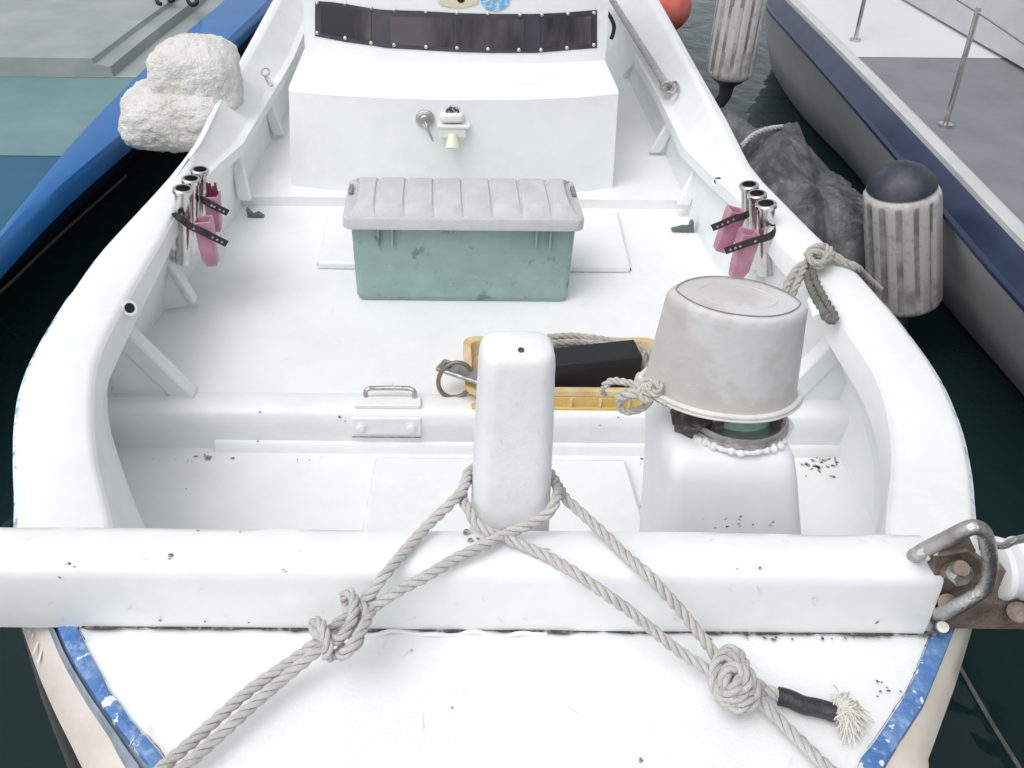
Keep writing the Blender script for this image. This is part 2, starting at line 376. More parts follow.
def edge(pts, y1=YB, n=40):
    ya = pts[0][0]; out = []
    last = pts[-1]; prev = pts[-2]
    sl_ = (last[1]-prev[1])/(last[0]-prev[0]+1e-9)
    for i in range(n+1):
        y = ya+(y1-ya)*(1-math.cos(math.pi/2*i/n)); x = rnd_interp(pts, y) if y <= last[0] else last[1]+sl_*(y-last[0])
        out.append(Vector((x, y, 0)))
    return out
eDL, eDR, eBL, eBR, eHL, eHR = [edge(p) for p in (DLx, DRx, BLx, BRx, HLx, HRx)]
def setz(e, z): return [Vector((p.x, p.y, z)) for p in e]
rows = []
for a, b in zip(eDL, eDR):
    rows.append([Vector((a.x+(b.x-a.x)*t, a.y+(b.y-a.y)*t, ZG+.006*(1-(2*t-1)**2))) for t in [i/20 for i in range(21)]])
part('foredeck', grid(rows), WHITE_FLOOR, boat)
# small lip of old paint between deck and blue strip
for e0, e1, s in ((eDL, eBL, -1), (eDR, eBR, 1)):
    rows = []
    for i, (a, b) in enumerate(zip(e0, e1)):
        j = .004*noise.noise(Vector((a.y*40, s, 3)))
        rows.append([Vector((a.x-s*(.004+j), a.y, ZG-.004)), Vector((a.x+j, a.y, ZG+.007)), Vector(((a.x+b.x)/2, (a.y+b.y)/2, ZG+.010)), Vector((b.x, b.y, ZG+.006)), Vector((b.x+s*.002, b.y, ZG-.02))])
    part('blue_trim', grid(rows), BLUE, boat)
for e0, s, sk in ((eDL, -1, .12), (eDR, 1, -.05)):
    sel = [p_ for p_ in e0 if p_.y > .90]; P_ = []
    for a_, b_ in zip(sel, sel[1:]):
        for t_ in range(24): P_.append(a_.lerp(b_, t_/24))
    V_, F_ = [], []
    for k_, p_ in enumerate(P_):
        w_ = .0011*max(.0, noise.noise(Vector((p_.y*26, s, 1)))+.55)+.0012*max(0, noise.noise(Vector((p_.y*120, s, 5))))
        if noise.noise(Vector((p_.y*11, s*3, 8))) < sk-.1: w_ = .00001
        jx = .0015*noise.noise(Vector((p_.y*70, s, 12)))
        V_ += [Vector((p_.x-s*.004+jx-w_, p_.y, ZG+.0095)), Vector((p_.x-s*.004+jx+w_, p_.y, ZG+.0095))]
        if k_: F_.append((2*k_-2, 2*k_-1, 2*k_+1, 2*k_))
    part('paint_crack', (V_, F_), GRIME, boat)
m_l = [Vector((a.x*.35+b.x*.65-.0, a.y*.35+b.y*.65, 0)) for a, b in zip(eHL, eBL)]
rubL = []
for a, h in zip(eBL, eHL):
    q = a.lerp(h, .26)
    rubL.append([Vector((a.x, a.y, ZG-.006)), Vector((a.lerp(q, .3).x, a.lerp(q, .3).y, ZG-.012)), Vector((a.lerp(q, .45).x, a.lerp(q, .45).y, ZG+.001)), Vector((a.lerp(q, .75).x, a.lerp(q, .75).y, ZG+.001)), Vector((q.x, q.y, ZG-.012)), Vector((q.x, q.y, ZG-.03))])
part('rubbing_strip', grid(rubL), RUBBER, boat, label='grey-blue rubber strip along the left bow edge')
for e0, e1, mt, k, s in ((eBL, eHL, BEIGE, .25, -1), (eBR, eHR, CREAM, .02, 1)):
    rows = []
    for a, h in zip(e0, e1):
        q = a.lerp(h, k)
        i_ = Vector((CEN, 1.5, 0)); n_ = (i_-h); n_.z = 0; n_.normalize()
        rows.append([Vector((q.x, q.y, ZG-.014)), Vector((q.lerp(h, .5).x, q.lerp(h, .5).y, .387)), Vector((h.x, h.y, .345)), Vector((h.x, h.y, .33))+n_*.004, Vector((h.x, h.y, .1))+n_*.06, Vector((h.x, h.y, -.2))+n_*.16, Vector((h.x, h.y, -.5))+n_*.30])
    part('bow_flare', grid(rows), mt, boat, label='beige left side of the bow with flaking paint' if s < 0 else 'cream right side of the bow')
# bulkhead behind foredeck
a, b = eDL[-1], eDR[-1]
part('bulkhead', box(a.x-.02, b.x+.02, 1.285, 1.30, -.2, ZG), WHITE, boat)

# floors
yS = atz(430, 450, -.15).y       # sill front face
zfl = -.15
def wallx(s, y): return station(s, y)[2]+s*.012-s*inset(y, s)*1.05+s*.02
part('well_floor', grid([[Vector((a_+(b_-a_)*t, y, zfl)) for t in (0, .5, 1)] for y, a_, b_ in [(yy, wallx(-1, yy), wallx(1, yy)) for yy in (1.295, 1.5, 1.7, 1.9, 2.1, 2.25, yS+.02)]]), WHITE_FLOOR, boat, label='recessed white floor of the bow well')
yT = atz(300, 206, .0).y
part('deck', grid([[Vector((x, y, 0)) for x in (-1.05, -.4, .14, .7, 1.4)] for y in (yS+.05, 3.0, 3.6, yT+.02)]), WHITE_FLOOR, boat)
part('aft_deck', join(grid([[Vector((x, y, .045)) for x in (-1.05, .14, 1.5)] for y in (yT, 8.0)]), grid([[Vector((x, yT, z)) for x in (-1.05, .14, 1.5)] for z in (-.01, .045)])), WHITE_FLOOR, boat, bevel=0)
# sill across the boat: front face with a low second step under its middle
prof = [(yS, zfl), (yS, zfl+.05), (yS-.006, -.055), (yS-.006, -.012), (yS+.004, .003), (yS+.03, .008), (yS+.075, .008), (yS+.10, .0)]
part('sill', grid([[Vector((x, y, z)) for y, z in prof] for x in (wallx(-1, yS)+.0, -.6, -.2, .3, .8, wallx(1, yS))]), WHITE, boat, angle=70)
xa, xb = atz(212, 452, -.13).x, atz(880, 452, -.13).x
part('sill_step', prism([(xa, yS-.022, zfl-.01), (xa, yS-.020, zfl+.010), (xa, yS-.008, zfl+.034), (xa, yS+.01, zfl+.036), (xa, yS+.01, zfl-.01)], (xb-xa, 0, 0)), WHITE, boat, bevel=.006)
# transom of hull far aft, behind cabin
part('transom', box(-.95, 1.42, 7.9, 7.95, -.5, ZG), WHITE, boat)

# front hatch lid in bow well
zh = zfl+.035
p = [atz(375, 456, zh), atz(626, 459, zh), atz(655, 560, zh), atz(356, 560, zh)]
hatch = part('hatch', loft([[Vector((q.x, q.y, zfl)) for q in p], [Vector((q.x, q.y, zh)) for q in p]]), WHITE, boat, bevel=.01, label='flat white hatch lid in the bow well')
# aft hatch slab under console foot
zh = .035
p = [atz(328, 207, zh), atz(618, 211, zh), atz(631, 266, zh), atz(317, 262, zh)]
part('hatch', loft([[Vector((q.x, q.y, .0)) for q in p], [Vector((q.x, q.y, zh)) for q in p]]), WHITE_FLOOR, boat, bevel=.01, label='raised white hatch lid before the console')
for x0, x1, yy in ((317, 352, 264.5), (583, 631, 269)):
    q0, q1 = atz(x0, yy, .003), atz(x1, yy+.3, .003)
    part('seam', box(q0.x, q1.x, q0.y-.004, q0.y+.012, .001, .006), GRIME, boat)

# ribs / knees
def rib(pt, pb, wtop, wbot, depth_dir):
    """sloping knee between gunwale and floor: pt top point, pb foot point"""
    pt, pb = Vector(pt), Vector(pb); d = (pb-pt)
    wy = Vector((0, 1, 0))
    out = Vector((depth_dir, 0, 0))
    r0 = [pt-wy*wtop, pt+wy*wtop, pt+wy*wtop+out*.05, pt-wy*wtop+out*.05]
    r1 = [pb-wy*wbot, pb+wy*wbot, pb+wy*wbot+out*.06, pb-wy*wbot+out*.06]
    return loft([r0, r1])
def knee(px1, py1, px2, py2, y, s, wd, label=None):
    a, b = aty(px1, py1, y), aty(px2, py2, y); b.z = max(b.z, .002)
    out = Vector((s*.22, 0, 0)); web = [a, b, Vector((a.x+s*.12, y, 0)), a+out*.5]
    n9 = Vector(((b-a).normalized().z, 0, -(b-a).normalized().x)); n9 = -n9 if n9.z > 0 else n9
    k = part('knee', prism([a+n9*.02, b+n9*.005, Vector((a.x+s*.05, y, .001)), Vector((a.x+s*.05, y, a.z))], (0, .012, 0)), WHITE, boat, label=label)
    d = (b-a).normalized(); n_ = Vector((d.z, 0, -d.x))
    if n_.z > 0: n_ = -n_
    a2 = a-d*.04; b2 = b+d*.0
    part('knee_flange', prism([a2, b2, b2+n_*wd*.5+Vector((0, 0, 0)), b2+n_*wd-d*.04, a2+n_*wd], (0, .06, 0)) if False else loft([[p_+Vector((0, -.025, 0)), p_+Vector((0, .035, 0)), p_+n_*wd+Vector((0, .035, 0)), p_+n_*wd+Vector((0, -.010, 0))] for p_ in (a2, b2-d*.01)]), WHITE, k, bevel=.010)
    return k
knee(116, 316, 200, 404, 2.47, -1, .075, 'diagonal knee on the left before the rod holders')
knee(160, 240, 198, 304, 2.98, -1, .032)
knee(852, 316, 768, 402, 2.47, 1, .085, 'diagonal knee on the right behind the bucket')
knee(775, 240, 737, 300, 2.98, 1, .032)
for pa, pb_, sd_ in (((675,110),(648,152),1), ((701,152),(676,205),1), ((648,45),(622,75),1), ((268,92),(285,135),-1), ((238,140),(252,200),-1)):
    za = .30
    A = atz(pa[0], pa[1], za); B = atz(pb_[0], pb_[1], .06)
    part('rib', rib(A, B, .014, .016, sd_), WHITE_SIDE, boat, bevel=.008)

# ---- cross beam over the bow
g0 = aty(0, 572, 1.208); 
xL, xR = -1.35, aty(937, 600, 1.21).x
bz0, bz1, by0, by1 = ZG+.004, .585, 1.208, 1.318
nx = 60; rows = []
for i in range(nx+1):
    x = xL+(xR-xL)*i/nx; rings = []
    for (y, z) in ((by0+.006, bz0), (by0+.001, bz0+.03), (by0, bz0+.07), (by0+.001, bz1-.03), (by0+.004, bz1-.014), (by0+.011, bz1-.005), (by0+.024, bz1), (by0+.06, bz1+.002), (by1-.02, bz1), (by1-.005, bz1-.005), (by1, bz1-.018), (by1, bz0)):
        jj = .0016*noise.noise(Vector((x*5, y*20, z*20)))+.0008*noise.noise(Vector((x*22, y*60, z*60)))
        rings.append(Vector((x, y+jj, z+jj)))
    rows.append(rings)
beam = part('crossbeam', loft(rows), WHITE, boat, angle=50, label='thick white beam laid across the bow')
# grime in the seam between beam and foredeck
def wavy_strip(x0, x1, y, z, w, n=120, seed=0):
    V = []; Fc = []
    for i in range(n+1):
        x = x0+(x1-x0)*i/n; k = noise.noise(Vector((x*14, seed, 0))); k2 = noise.noise(Vector((x*60, seed+4, 0)))
        ww = max(.0003, w*(.55+.9*k+.7*k2)); V += [Vector((x, y-ww, z)), Vector((x, y+.006, z+.001))]
    return V, [(2*i, 2*i+2, 2*i+3, 2*i+1) for i in range(n)]
part('seam_dirt', wavy_strip(atz(84, 627, ZG).x, atz(935, 636, ZG).x, by0+.004, ZG+.0105, .0078), GRIME, beam, kind='stuff')
# flaking sealant bead bulging below the beam, middle
part('sealant', tube([(atz(x, 629, ZG).x, by0-.003-.004*math.sin(i*1.3), ZG+.008+.003*math.cos(i*2.1)) for i, x in enumerate(range(350, 560, 14))], .0045, .004, 6), WHITE_DIRTY, beam)

# bracket, roller and rusty plate at the beam's right end
yb = 1.205
def P2(px, py, dy=0): return aty(px, py, yb-dy)
plate = [P2(937, 634), P2(1090, 636), P2(1090, 590), P2(1015, 578), P2(990, 570), P2(972, 556), P2(937, 562)]
part('plate', prism([v+Vector((0, .012, 0)) for v in plate], (0, .02, 0)), RUST, boat, bevel=.002, label='rusty brown steel plate at the end of the crossbeam')
part('plate', prism([P2(936, 560)+Vector((0,.02,0)), P2(936, 622)+Vector((0,.02,0)), P2(975, 600)+Vector((0,.02,0)), P2(982, 560)+Vector((0,.02,0)), P2(972, 538)+Vector((0,.02,0))], (0, .015, 0)), RUST, boat, bevel=.002)
hb = [P2(x, y, d) for x, y, d in ((914, 556, -.045), (926, 549, -.008), (946, 539, .035), (964, 530, .05), (974, 527, .055), (983, 531, .055), (987, 541, .055), (990, 558, .05), (989, 574, .045), (985, 586, .04), (977, 594, .04), (958, 606, .035), (946, 612, .02), (938, 614, -.01))]
part('bracket', tube(hb, .0128, .006, 16, flat=1.0), STEELD, boat, label='trapezoid stainless steel loop bolted to the beam end')
def hexnut(c, r, h, mt, parent, name='nut'):
    c = Vector(c); M = frame(c, (.25, -1, .15)); g = loft([[M @ Vector((r*math.cos(math.pi/3*i), r*math.sin(math.pi/3*i), z)) for i in range(6)] for z in (0, h)])
    return part(name, g, mt, parent, bevel=.0015, smooth=False)
bolt1 = part('bolt', cyl(P2(942, 572, -.03), P2(962, 568, .035), .013, n=16), RUST, boat)
hexnut(P2(955, 569, .012), .021, .022, STEELD, bolt1)
part('bolt', cyl(P2(946, 603, -.02), P2(948, 603, .012), .016, n=16), RUST, boat)
part('bolt', cyl(P2(943, 627, -.01), P2(943, 627, .022), .0125, n=18, prof=[(0, .0125), (.85, .0125), (1, .010)]), STEELD, boat)
part('bolt', cyl(P2(1018, 612, -.01), P2(1018, 612, .006), .018, n=18), RUST, boat)
rc = [aty(992, 568, 1.25), aty(1150, 568, 1.25)]
part('roller', cyl(rc[0], rc[1], .055, n=32, prof=[(0, .040), (.02, .052), (.05, .056), (.13, .050), (.16, .056), (1, .056)]), WHITE, boat, label='white roller beyond the beam end')
part('roller_strap', tube([P2(990, 544), P2(1003, 546, .01), P2(1014, 541, .01), P2(1040, 535)], .006, .005, 8, flat=2.2), STEELD, boat)
# flaking paint over the beam end
V = [flake(P2(928+random.uniform(-9, 9), 553+random.uniform(-8, 8), .003), (0, -1, .3), random.uniform(.004, .010)) for _ in range(10)]
part('flaking_paint', join(*V), WHITE_DIRTY, beam, kind='stuff')

# ---- mooring post
pt = aty(519, 361, 1.325); ptz = pt.z
rings = []
pcx = lambda z: rnd_interp([(0, aty(516, 525, 1.325).x), (ptz, aty(520, 361, 1.325).x)], z)
for z, w_, d_, r_ in ((-.15, .158, .115, .03), (.5, .154, .112, .032), (.62, .148, .108, .034), (.8, .141, .105, .034), (ptz-.05, .134, .10, .034), (ptz-.03, .133, .099, .034), (ptz-.017, .130, .096, .033), (ptz-.006, .122, .088, .031), (ptz-.001, .108, .075, .03), (ptz+.001, .08, .05, .024), (ptz+.002, .03, .02, .0099)):
    rr_ = rrect(w_, d_, r_, z, pcx(z), 1.325+.056, 7)
    rings.append([v+Vector((1, 1, 0))*.0012*noise.noise(v*14) for v in rr_])
post = part('mooring_post', loft(rings), POSTW, boat, angle=60, label='stout rounded white post standing behind the crossbeam')
part('screw', cyl(Vector((atz(521, 351, ptz).x, atz(521, 351, ptz).y, ptz-.004)), Vector((atz(521, 351, ptz).x, atz(521, 351, ptz).y, ptz+.004)), .0055, n=8), DARKMET, post)

# ---- windlass pedestal, right
rings = []
for z, pl, pr, yf, r_ in ((-.15, 660, 816, 1.52, .025), (.1, 662, 812, 1.52, .028), (.35, 667, 808, 1.525, .045), (.50, 670, 803, 1.528, .032), (.545, 674, 801, 1.533, .032), (.562, 680, 797, 1.542, .032), (.570, 690, 790, 1.556, .03)):
    # pixel columns measured at each height on the front face
    yy = yf; py = CY+F*math.tan(math.atan2(H-z, yy)-R(PITCH))
    xl, xr = aty(pl, py, yy).x, aty(pr, py, yy).x
    rings.append(rrect(xr-xl, .30-(yy-1.52)*1.6, r_, z, (xl+xr)/2, yy+.15, 6))
ped = part('windlass_pedestal', loft(rings), WHITE, boat, angle=60, label='white moulded pedestal carrying the windlass')
tc_ = (rings[-1][0]+rings[-1][len(rings[-1])//2])/2
wc = Vector((aty(738, 432, 1.62).x, 1.665, .572))
flange = part('flange', cyl(wc, wc+Vector((0, 0, .03)), .118, n=32, prof=[(0, .112), (.3, .118), (.5, .116), (.55, .112), (1, .11)]), STEELD, ped)
part('windlass_drum', cyl(wc+Vector((0, 0, .029)), wc+Vector((0, 0, .115)), .072, n=32, prof=[(0, .084), (.12, .076), (1, .072)]), GREENMET, ped, label='pale green windlass drum under the bucket')
for a_ in (200, 232, 318, 345, 20, 160):
    c_ = wc+Vector((math.cos(R(a_)), math.sin(R(a_)), 0))*.095+Vector((0, 0, .026))
    part('bolt', cyl(c_, c_+Vector((0, 0, .04)), .013, n=6), DARKMET, flange)
pts_ = [wc+Vector((math.cos(R(a_))*(.117+.004*noise.noise(Vector((a_*.06, 1, 0)))), math.sin(R(a_))*(.117+.004*noise.noise(Vector((a_*.06, 1, 0)))), .002+.006*noise.noise(Vector((a_*.09, 4, 0))))) for a_ in range(185, 360, 6)]
part('flaking_paint', tube(pts_, lambda t_: .005+.009*abs(noise.noise(Vector((t_*19, 2, 0))))*1.6, .002, 9), WHITE_DIRTY, ped, label='thick crumbly white paint round the flange')
lump = xf(ico(1, 3), Matrix.Translation(wc+Vector((-.105, -.035, .03))) @ Matrix.Diagonal((.04, .05, .045, 1)))
lump = ([v+Vector((noise.noise(v*30), noise.noise(v*30+Vector((5, 0, 0))), noise.noise(v*30+Vector((0, 9, 0)))))*.02 for v in lump[0]], lump[1])
part('gear_housing', lump, DARKMET, ped)

# ---- console and cabin
def cpt(px, py, y): return aty(px, py, y)
yc = 4.0
zc = .50
fr_x = [288, 330, 390, 452, 515, 575, 617]
bulge = [0, .05, .085, .10, .09, .055, .0]
def front_line(z, y0, pxl, bl, ref):
    xs0, xs1 = aty(pxl[0], ref, y0).x, aty(pxl[-1], ref, y0).x
    out = []
    for i, (p, b_) in enumerate(zip(pxl, bl)):
        t = (p-pxl[0])/(pxl[-1]-pxl[0]); out.append(Vector((xs0+(xs1-xs0)*t, y0-b_, z)))
    return out
zc = aty(452, 100, yc-.10).z
l0 = front_line(0.0, yc, fr_x, bulge, 150)
lcx = (l0[0].x+l0[-1].x)/2
l0t = [Vector((lcx+(p.x-lcx)*.972, p.y, 0)) for p in l0]
lt = [Vector((p.x, p.y, zc)) for p in l0t]
lt2 = [Vector((p.x, p.y+.012, zc+.010)) for p in l0t]
lt3 = [Vector((p.x*1.0, p.y+.03, zc+.014)) for p in l0t]
lm = [Vector((p.x, p.y, zc-.014)) for p in l0t]
yk = 4.22
cab_px = [303, 345, 385, 455, 530, 572, 607]; cb = [-.07, -.03, .0, .02, .015, -.01, -.04]
zk = zc+.065
k0 = front_line(zk, yk, cab_px, cb, 60)
back0 = [Vector((p.x, 4.9, 0)) for p in (l0[0], l0[-1])]
V = [[*l0, Vector((l0[-1].x, 4.9, 0)), Vector((l0[0].x, 4.9, 0))]]
def ring_of(line, z, yb_=4.9): return line+[Vector((line[-1].x, yb_, z)), Vector((line[0].x, yb_, z))]
console = part('console', loft([ring_of(l0, 0), ring_of(lm, zc-.014), ring_of(lt, zc), ring_of(lt2, zc+.010), ring_of(lt3, zc+.014), ring_of([Vector((p.x, p.y+.004, zk+.0)) for p in k0], zk)]), WHITE, boat, angle=25, label='white forward console with a sloping top')
k1 = [Vector((p.x, p.y+.004, p.z-.03)) for p in k0]
k2 = [Vector((CEN*.6+(p.x-CEN*.6)*.985, p.y+.05, 1.25)) for p in k0]
k3 = [Vector((CEN*.6+(p.x-CEN*.6)*.97, p.y+.12, 1.30)) for p in k0]
k15 = [a_.lerp(b_, .5) for a_, b_ in zip(k1, k2)]
cabin = part('cabin', loft([ring_of(k1, k1[0].z, 6.2), ring_of(k15, k15[0].z, 6.2), ring_of(k2, 1.25, 6.2), ring_of(k3, 1.30, 6.15)]), WHITE, boat, angle=25, label='white cabin behind the console')
# vinyl window band across the cabin front
def cabline(z, off=0.0):
    t = (z-k1[0].z)/(1.25-k1[0].z); return [a_.lerp(b_, t)+Vector((0, -off, 0)) for a_, b_ in zip(k1, k2)]
def band(pxt, off, mt, parent, name, inset_=0, th=.004):
    """strip following the cabin front between top and bottom pixel heights"""
    top, bot = [], []
    for px, yt, yb2 in pxt:
        for lst, yy in ((top, yt), (bot, yb2)):
            q = None
            y_g = 4.2
            for _ in range(6):
                q = aty(px, yy, y_g); ln = cabline(q.z, off); y_g = rnd_interp([(v.x, v.y) for v in ln], q.x)
            lst.append(q)
    fr0 = [*top]; fr1 = [*bot]; thv = Vector((0, th, 0))
    rows_ = [[v+thv for v in fr0], fr0, fr1, [v+thv for v in fr1]]
    return part(name, grid(rows_), mt, parent, angle=50), top, bot
bt = [(315, 1, 36), (330, 2, 39), (345, 4, 42), (375, 9, 46), (385, 10, 48), (420, 11, 50), (455, 13, 52), (490, 14, 53), (525, 14, 53), (535, 14, 53), (560, 13, 51), (597, 10, 48)]
win, top, bot = band(bt, .004, VINYL, cabin, 'window')
win['label'] = 'dark smoky vinyl window band studded along its edges'
for seg_ in ([(321, 5, 33), (345, 8, 37), (371, 12, 41)], [(390, 16, 44), (440, 18, 47), (490, 19, 49), (524, 19, 49)], [(541, 18, 47), (565, 18, 47), (591, 16, 44)]):
    band(seg_, .0075, VINYLPANE, cabin, 'window_pane', th=.003)
    pts_t = [aty(x, y1, 4.19) for x, y1, y2 in seg_]
studs_px = [(317, 3), (345, 4), (371, 8), (394, 10), (426, 12), (457, 13), (488, 14), (520, 15), (542, 15), (568, 14), (594, 13), (317, 33), (345, 38), (371, 43), (394, 45), (426, 47), (457, 48), (488, 49), (519, 50), (541, 50), (567, 48), (594, 45)]
for x, y in studs_px:
    yg = 4.2
    for _ in range(6):
        q = aty(x, y, yg); yg = rnd_interp([(v.x, v.y) for v in cabline(q.z, .009)], q.x)
    part('stud', cyl(q+Vector((0, .005, 0)), q-Vector((0, .004, 0)), .0075, n=10, prof=[(0, .0085), (.5, .0085), (1, .004)]), STEEL, cabin)
def oncab(px, py, off=.004):
    yg = 4.2
    for _ in range(6):
        q = aty(px, py, yg); yg = rnd_interp([(v.x, v.y) for v in cabline(q.z, off)], q.x)
    return q
for px, py, rx, rz, mt, lb in ((458, -1, .092, .038, STICKC, 'oval cream sticker above the window'), (495, 0, .064, .05, STICKB, 'round blue sticker above the window')):
    c_ = oncab(px, py); g = loft([[c_+Vector((rx*math.cos(a_), -d_, rz*math.sin(a_))) for a_ in [2*math.pi*i/28 for i in range(28)]] for d_ in (0, .003)])
    st = part('sticker', g, mt, cabin, label=lb)
c_ = oncab(461, -1, .008); part('sticker_mark', cyl(c_+Vector((0,.002,0)), c_-Vector((0, .001, 0)), .018, n=12), HOLE, cabin)

# console latch and lamp
yq = yc-.10
def oncon(px, py, d=0): return aty(px, py, yq-d)
lt_c = oncon(425, 119)
latch = part('latch', cyl(lt_c+Vector((0, .02, 0)), lt_c-Vector((0, .02, 0)), .04, n=28, prof=[(0, .041), (.6, .041), (.75, .034), (.78, .024), (.9, .022), (1, .018)]), STEELD, console, label='round steel latch with a drop handle')
part('handle', tube([oncon(425, 122, .02), oncon(427, 126, .035), oncon(430, 134, .035), oncon(433, 141, .03), oncon(431.5, 138, .03), oncon(427, 129, .03), oncon(423, 124, .02)], .0045, .004, 8), STEELD, latch)
lb_ = [oncon(439, 124), oncon(466, 136)]
lamp = part('console_lamp', box(lb_[0].x, lb_[1].x, yq-.035, yq+.02, lb_[1].z, lb_[0].z), WLAMP, console, bevel=.008, label='small white lamp housing on the console face')
c_ = oncon(452.5, 114, .03); c2 = oncon(452.5, 124, .03)
part('lamp_cap', box(c_.x-.05, c_.x+.05, yq-.03, yq+.02, c2.z, c_.z), WLAMP, lamp, bevel=.014)
c_ = oncon(452.5, 112, .02)
part('lens', cyl(c_+Vector((0, .02, -.008)), c_-Vector((0, -.004, .008)), .030, n=20), GLASSD, lamp)
c_ = oncon(452.5, 134, .035)
part('nozzle', cyl(c_, oncon(452.5, 148, .06), .018, .034, n=20), CONE, lamp)
part('lamp_rib', box(oncon(437, 120).x, oncon(470, 120).x, yq-.04, yq+.01, oncon(450, 129, .04).z, oncon(450, 126, .04).z), WLAMP, lamp, bevel=.003)

# ---- rod holders with straps
def rod_holder(px, pyt, pyb, y_t, rad, lean):
    top = aty(px, pyt, y_t); z1 = top.z; y_b = y_t
    bottom = aty(px+lean, pyb, y_t-.0)
    g = cyl(bottom, top, rad, n=26, prof=[(0, rad), (.94, rad), (.945, rad*1.22), (.985, rad*1.25), (1.0, rad*1.12), (.999, rad*.88), (.80, rad*.85)])
    # no end cap at the mouth: the last ring sinks inside
    o = part('rod_holder', g, STEEL, boat, angle=40)
    M = frame(bottom, top-bottom); L = (top-bottom).length
    part('mouth', loft([[M @ Vector((rad*.86*math.cos(2*math.pi*i/20), rad*.86*math.sin(2*math.pi*i/20), L*.9+q)) for i in range(20)] for q in (0, .001)]), HOLE, o)
    return o, bottom, top
def yz(px, py, z): return atz(px, py, z).y
rl = [(200, 169, 246, .0), (191, 178, 253, .0), (183, 188, 262, .0)]
rr_ = [(749, 184, 258, .0), (757, 193, 266, .0), (766, 203, 273, .0)]
rods = []
for lst in (rl, rr_):
    for k, (px, pt_, pb2, ln) in enumerate(lst):
        y_t = yz(px, pt_, .50)
        rods.append(rod_holder(px, pt_, pb2, y_t, .027 if k < 2 else .029, ln))
# mounting strips behind each trio
for k, (px0, px1, a0, a1) in enumerate((((181), (204), 200, 250), ((746), (772), 205, 262))):
    b0, b1 = rods[3*k+2], rods[3*k]
    c0, c1 = (b0[1]+b0[2])/2, (b1[1]+b1[2])/2
    s = -1 if k == 0 else 1
    part('mounting_plate', loft([[c0+Vector((s*.028, -.04, z)), c0+Vector((s*.040, -.04, z)), c1+Vector((s*.040, .04, z)), c1+Vector((s*.028, .04, z))] for z in (-.08, .05)]), WHITE, boat, bevel=.003)

# ---- fittings along the gunwales
def ring_geo(c, r, t, nrm, n=28, m=8):
    M = frame(c, nrm); P = [M @ Vector((r*math.cos(2*math.pi*i/n), r*math.sin(2*math.pi*i/n), 0)) for i in range(n+1)]
    return tube(P, t, 0, m)
e = part('eye_ring', ring_geo(atz(265.5, 72, .38), .020, .005, (0, -1, .5)), STEELD, boat)
part('ring', tube([atz(266, 75, .37), atz(269, 79, .36), atz(272.5, 84, .34), atz(271, 86, .335), atz(267, 81, .35), atz(264.5, 76, .36)], .0045, .004, 8), STEELD, e)
def pipe_hole(px, py, z, s):
    c = atz(px, py, z); a = Vector((s*.6, -.5, .62)).normalized()
    o = part('pipe', cyl(c+a*-.06, c+a*.012, .024, n=22), WHITE, boat); part('bore', cyl(c, c+a*.0135, .0155, n=18), HOLE, o)
pipe_hole(128, 309, .395, 1); pipe_hole(719, 182, .345, -1)
# scuppers in the bow well and drains by the console
for px, py in ((103, 456), (878, 463)):
    c = atz(px, py, zfl+.002)
    o = part('scupper', loft([[c+Vector((.045*math.cos(a_), .020*math.sin(a_), z)) for a_ in [2*math.pi*i/24 for i in range(24)]] for z in (-.004, .006)]), WHITE_DIRTY, boat)
    part('bore', loft([[c+Vector((.034*math.cos(a_), -.003+.013*math.sin(a_), z)) for a_ in [2*math.pi*i/24 for i in range(24)]] for z in (0, .0085)]), HOLE, o)
for pts in ([(246, 210), (248, 218), (254, 219), (264, 218), (258, 214), (252, 216), (249, 212)], [(694, 222), (694, 233), (684, 233), (672, 231), (683, 228), (690, 228), (691, 224)]):
    base = atz(pts[1][0], pts[1][1], 0)
    part('drain_fitting', prism([aty(x, y, base.y-.0) for x, y in pts], (0, .03, 0)), mat('dark_green_fitting', (.10, .13, .12), .5), boat, smooth=False)

# grab handle with plate on the sill
hp0, hp1 = atz(355, 404, .01), atz(421, 404, .01)
cl = part('cleat_plate', box(hp0.x, hp1.x, yS+.012, yS+.060, .006, .020), WHITE_DIRTY, boat, bevel=.003, label='chipped plate with a steel grab handle on the sill')
za = .045
part('handle', tube([atz(366, 397, .018), atz(365.5, 392, .035), atz(368, 389, za), atz(376, 388, za), atz(403, 388, za), atz(412, 389.5, za), atz(414.5, 393, .035), atz(414, 398, .018)], .0075, .004, 10), STEELD, cl)
q0, q1 = aty(351, 418, yS-.012), aty(421, 435, yS-.012)
fp = part('bolt_plate', box(q0.x, q1.x, yS-.014, yS-.004, q1.z, q0.z), WHITE_DIRTY, boat, bevel=.003, label='painted plate with two bolts on the face of the sill')
for x in (361, 411):
    c = aty(x, 427, yS-.013); part('bolt', cyl(c, c-Vector((0, .012, 0)), .017, n=18, prof=[(0, .019), (.3, .019), (.35, .013), (1, .011)]), WHITE_DIRTY, fp)
q0, q1 = aty(352, 436, yS-.012), aty(421, 436.5, yS-.012)
part('seam', box(q0.x, q1.x, yS-.0138, yS-.0125, q0.z-.004, q0.z-.001), GRIME, fp)

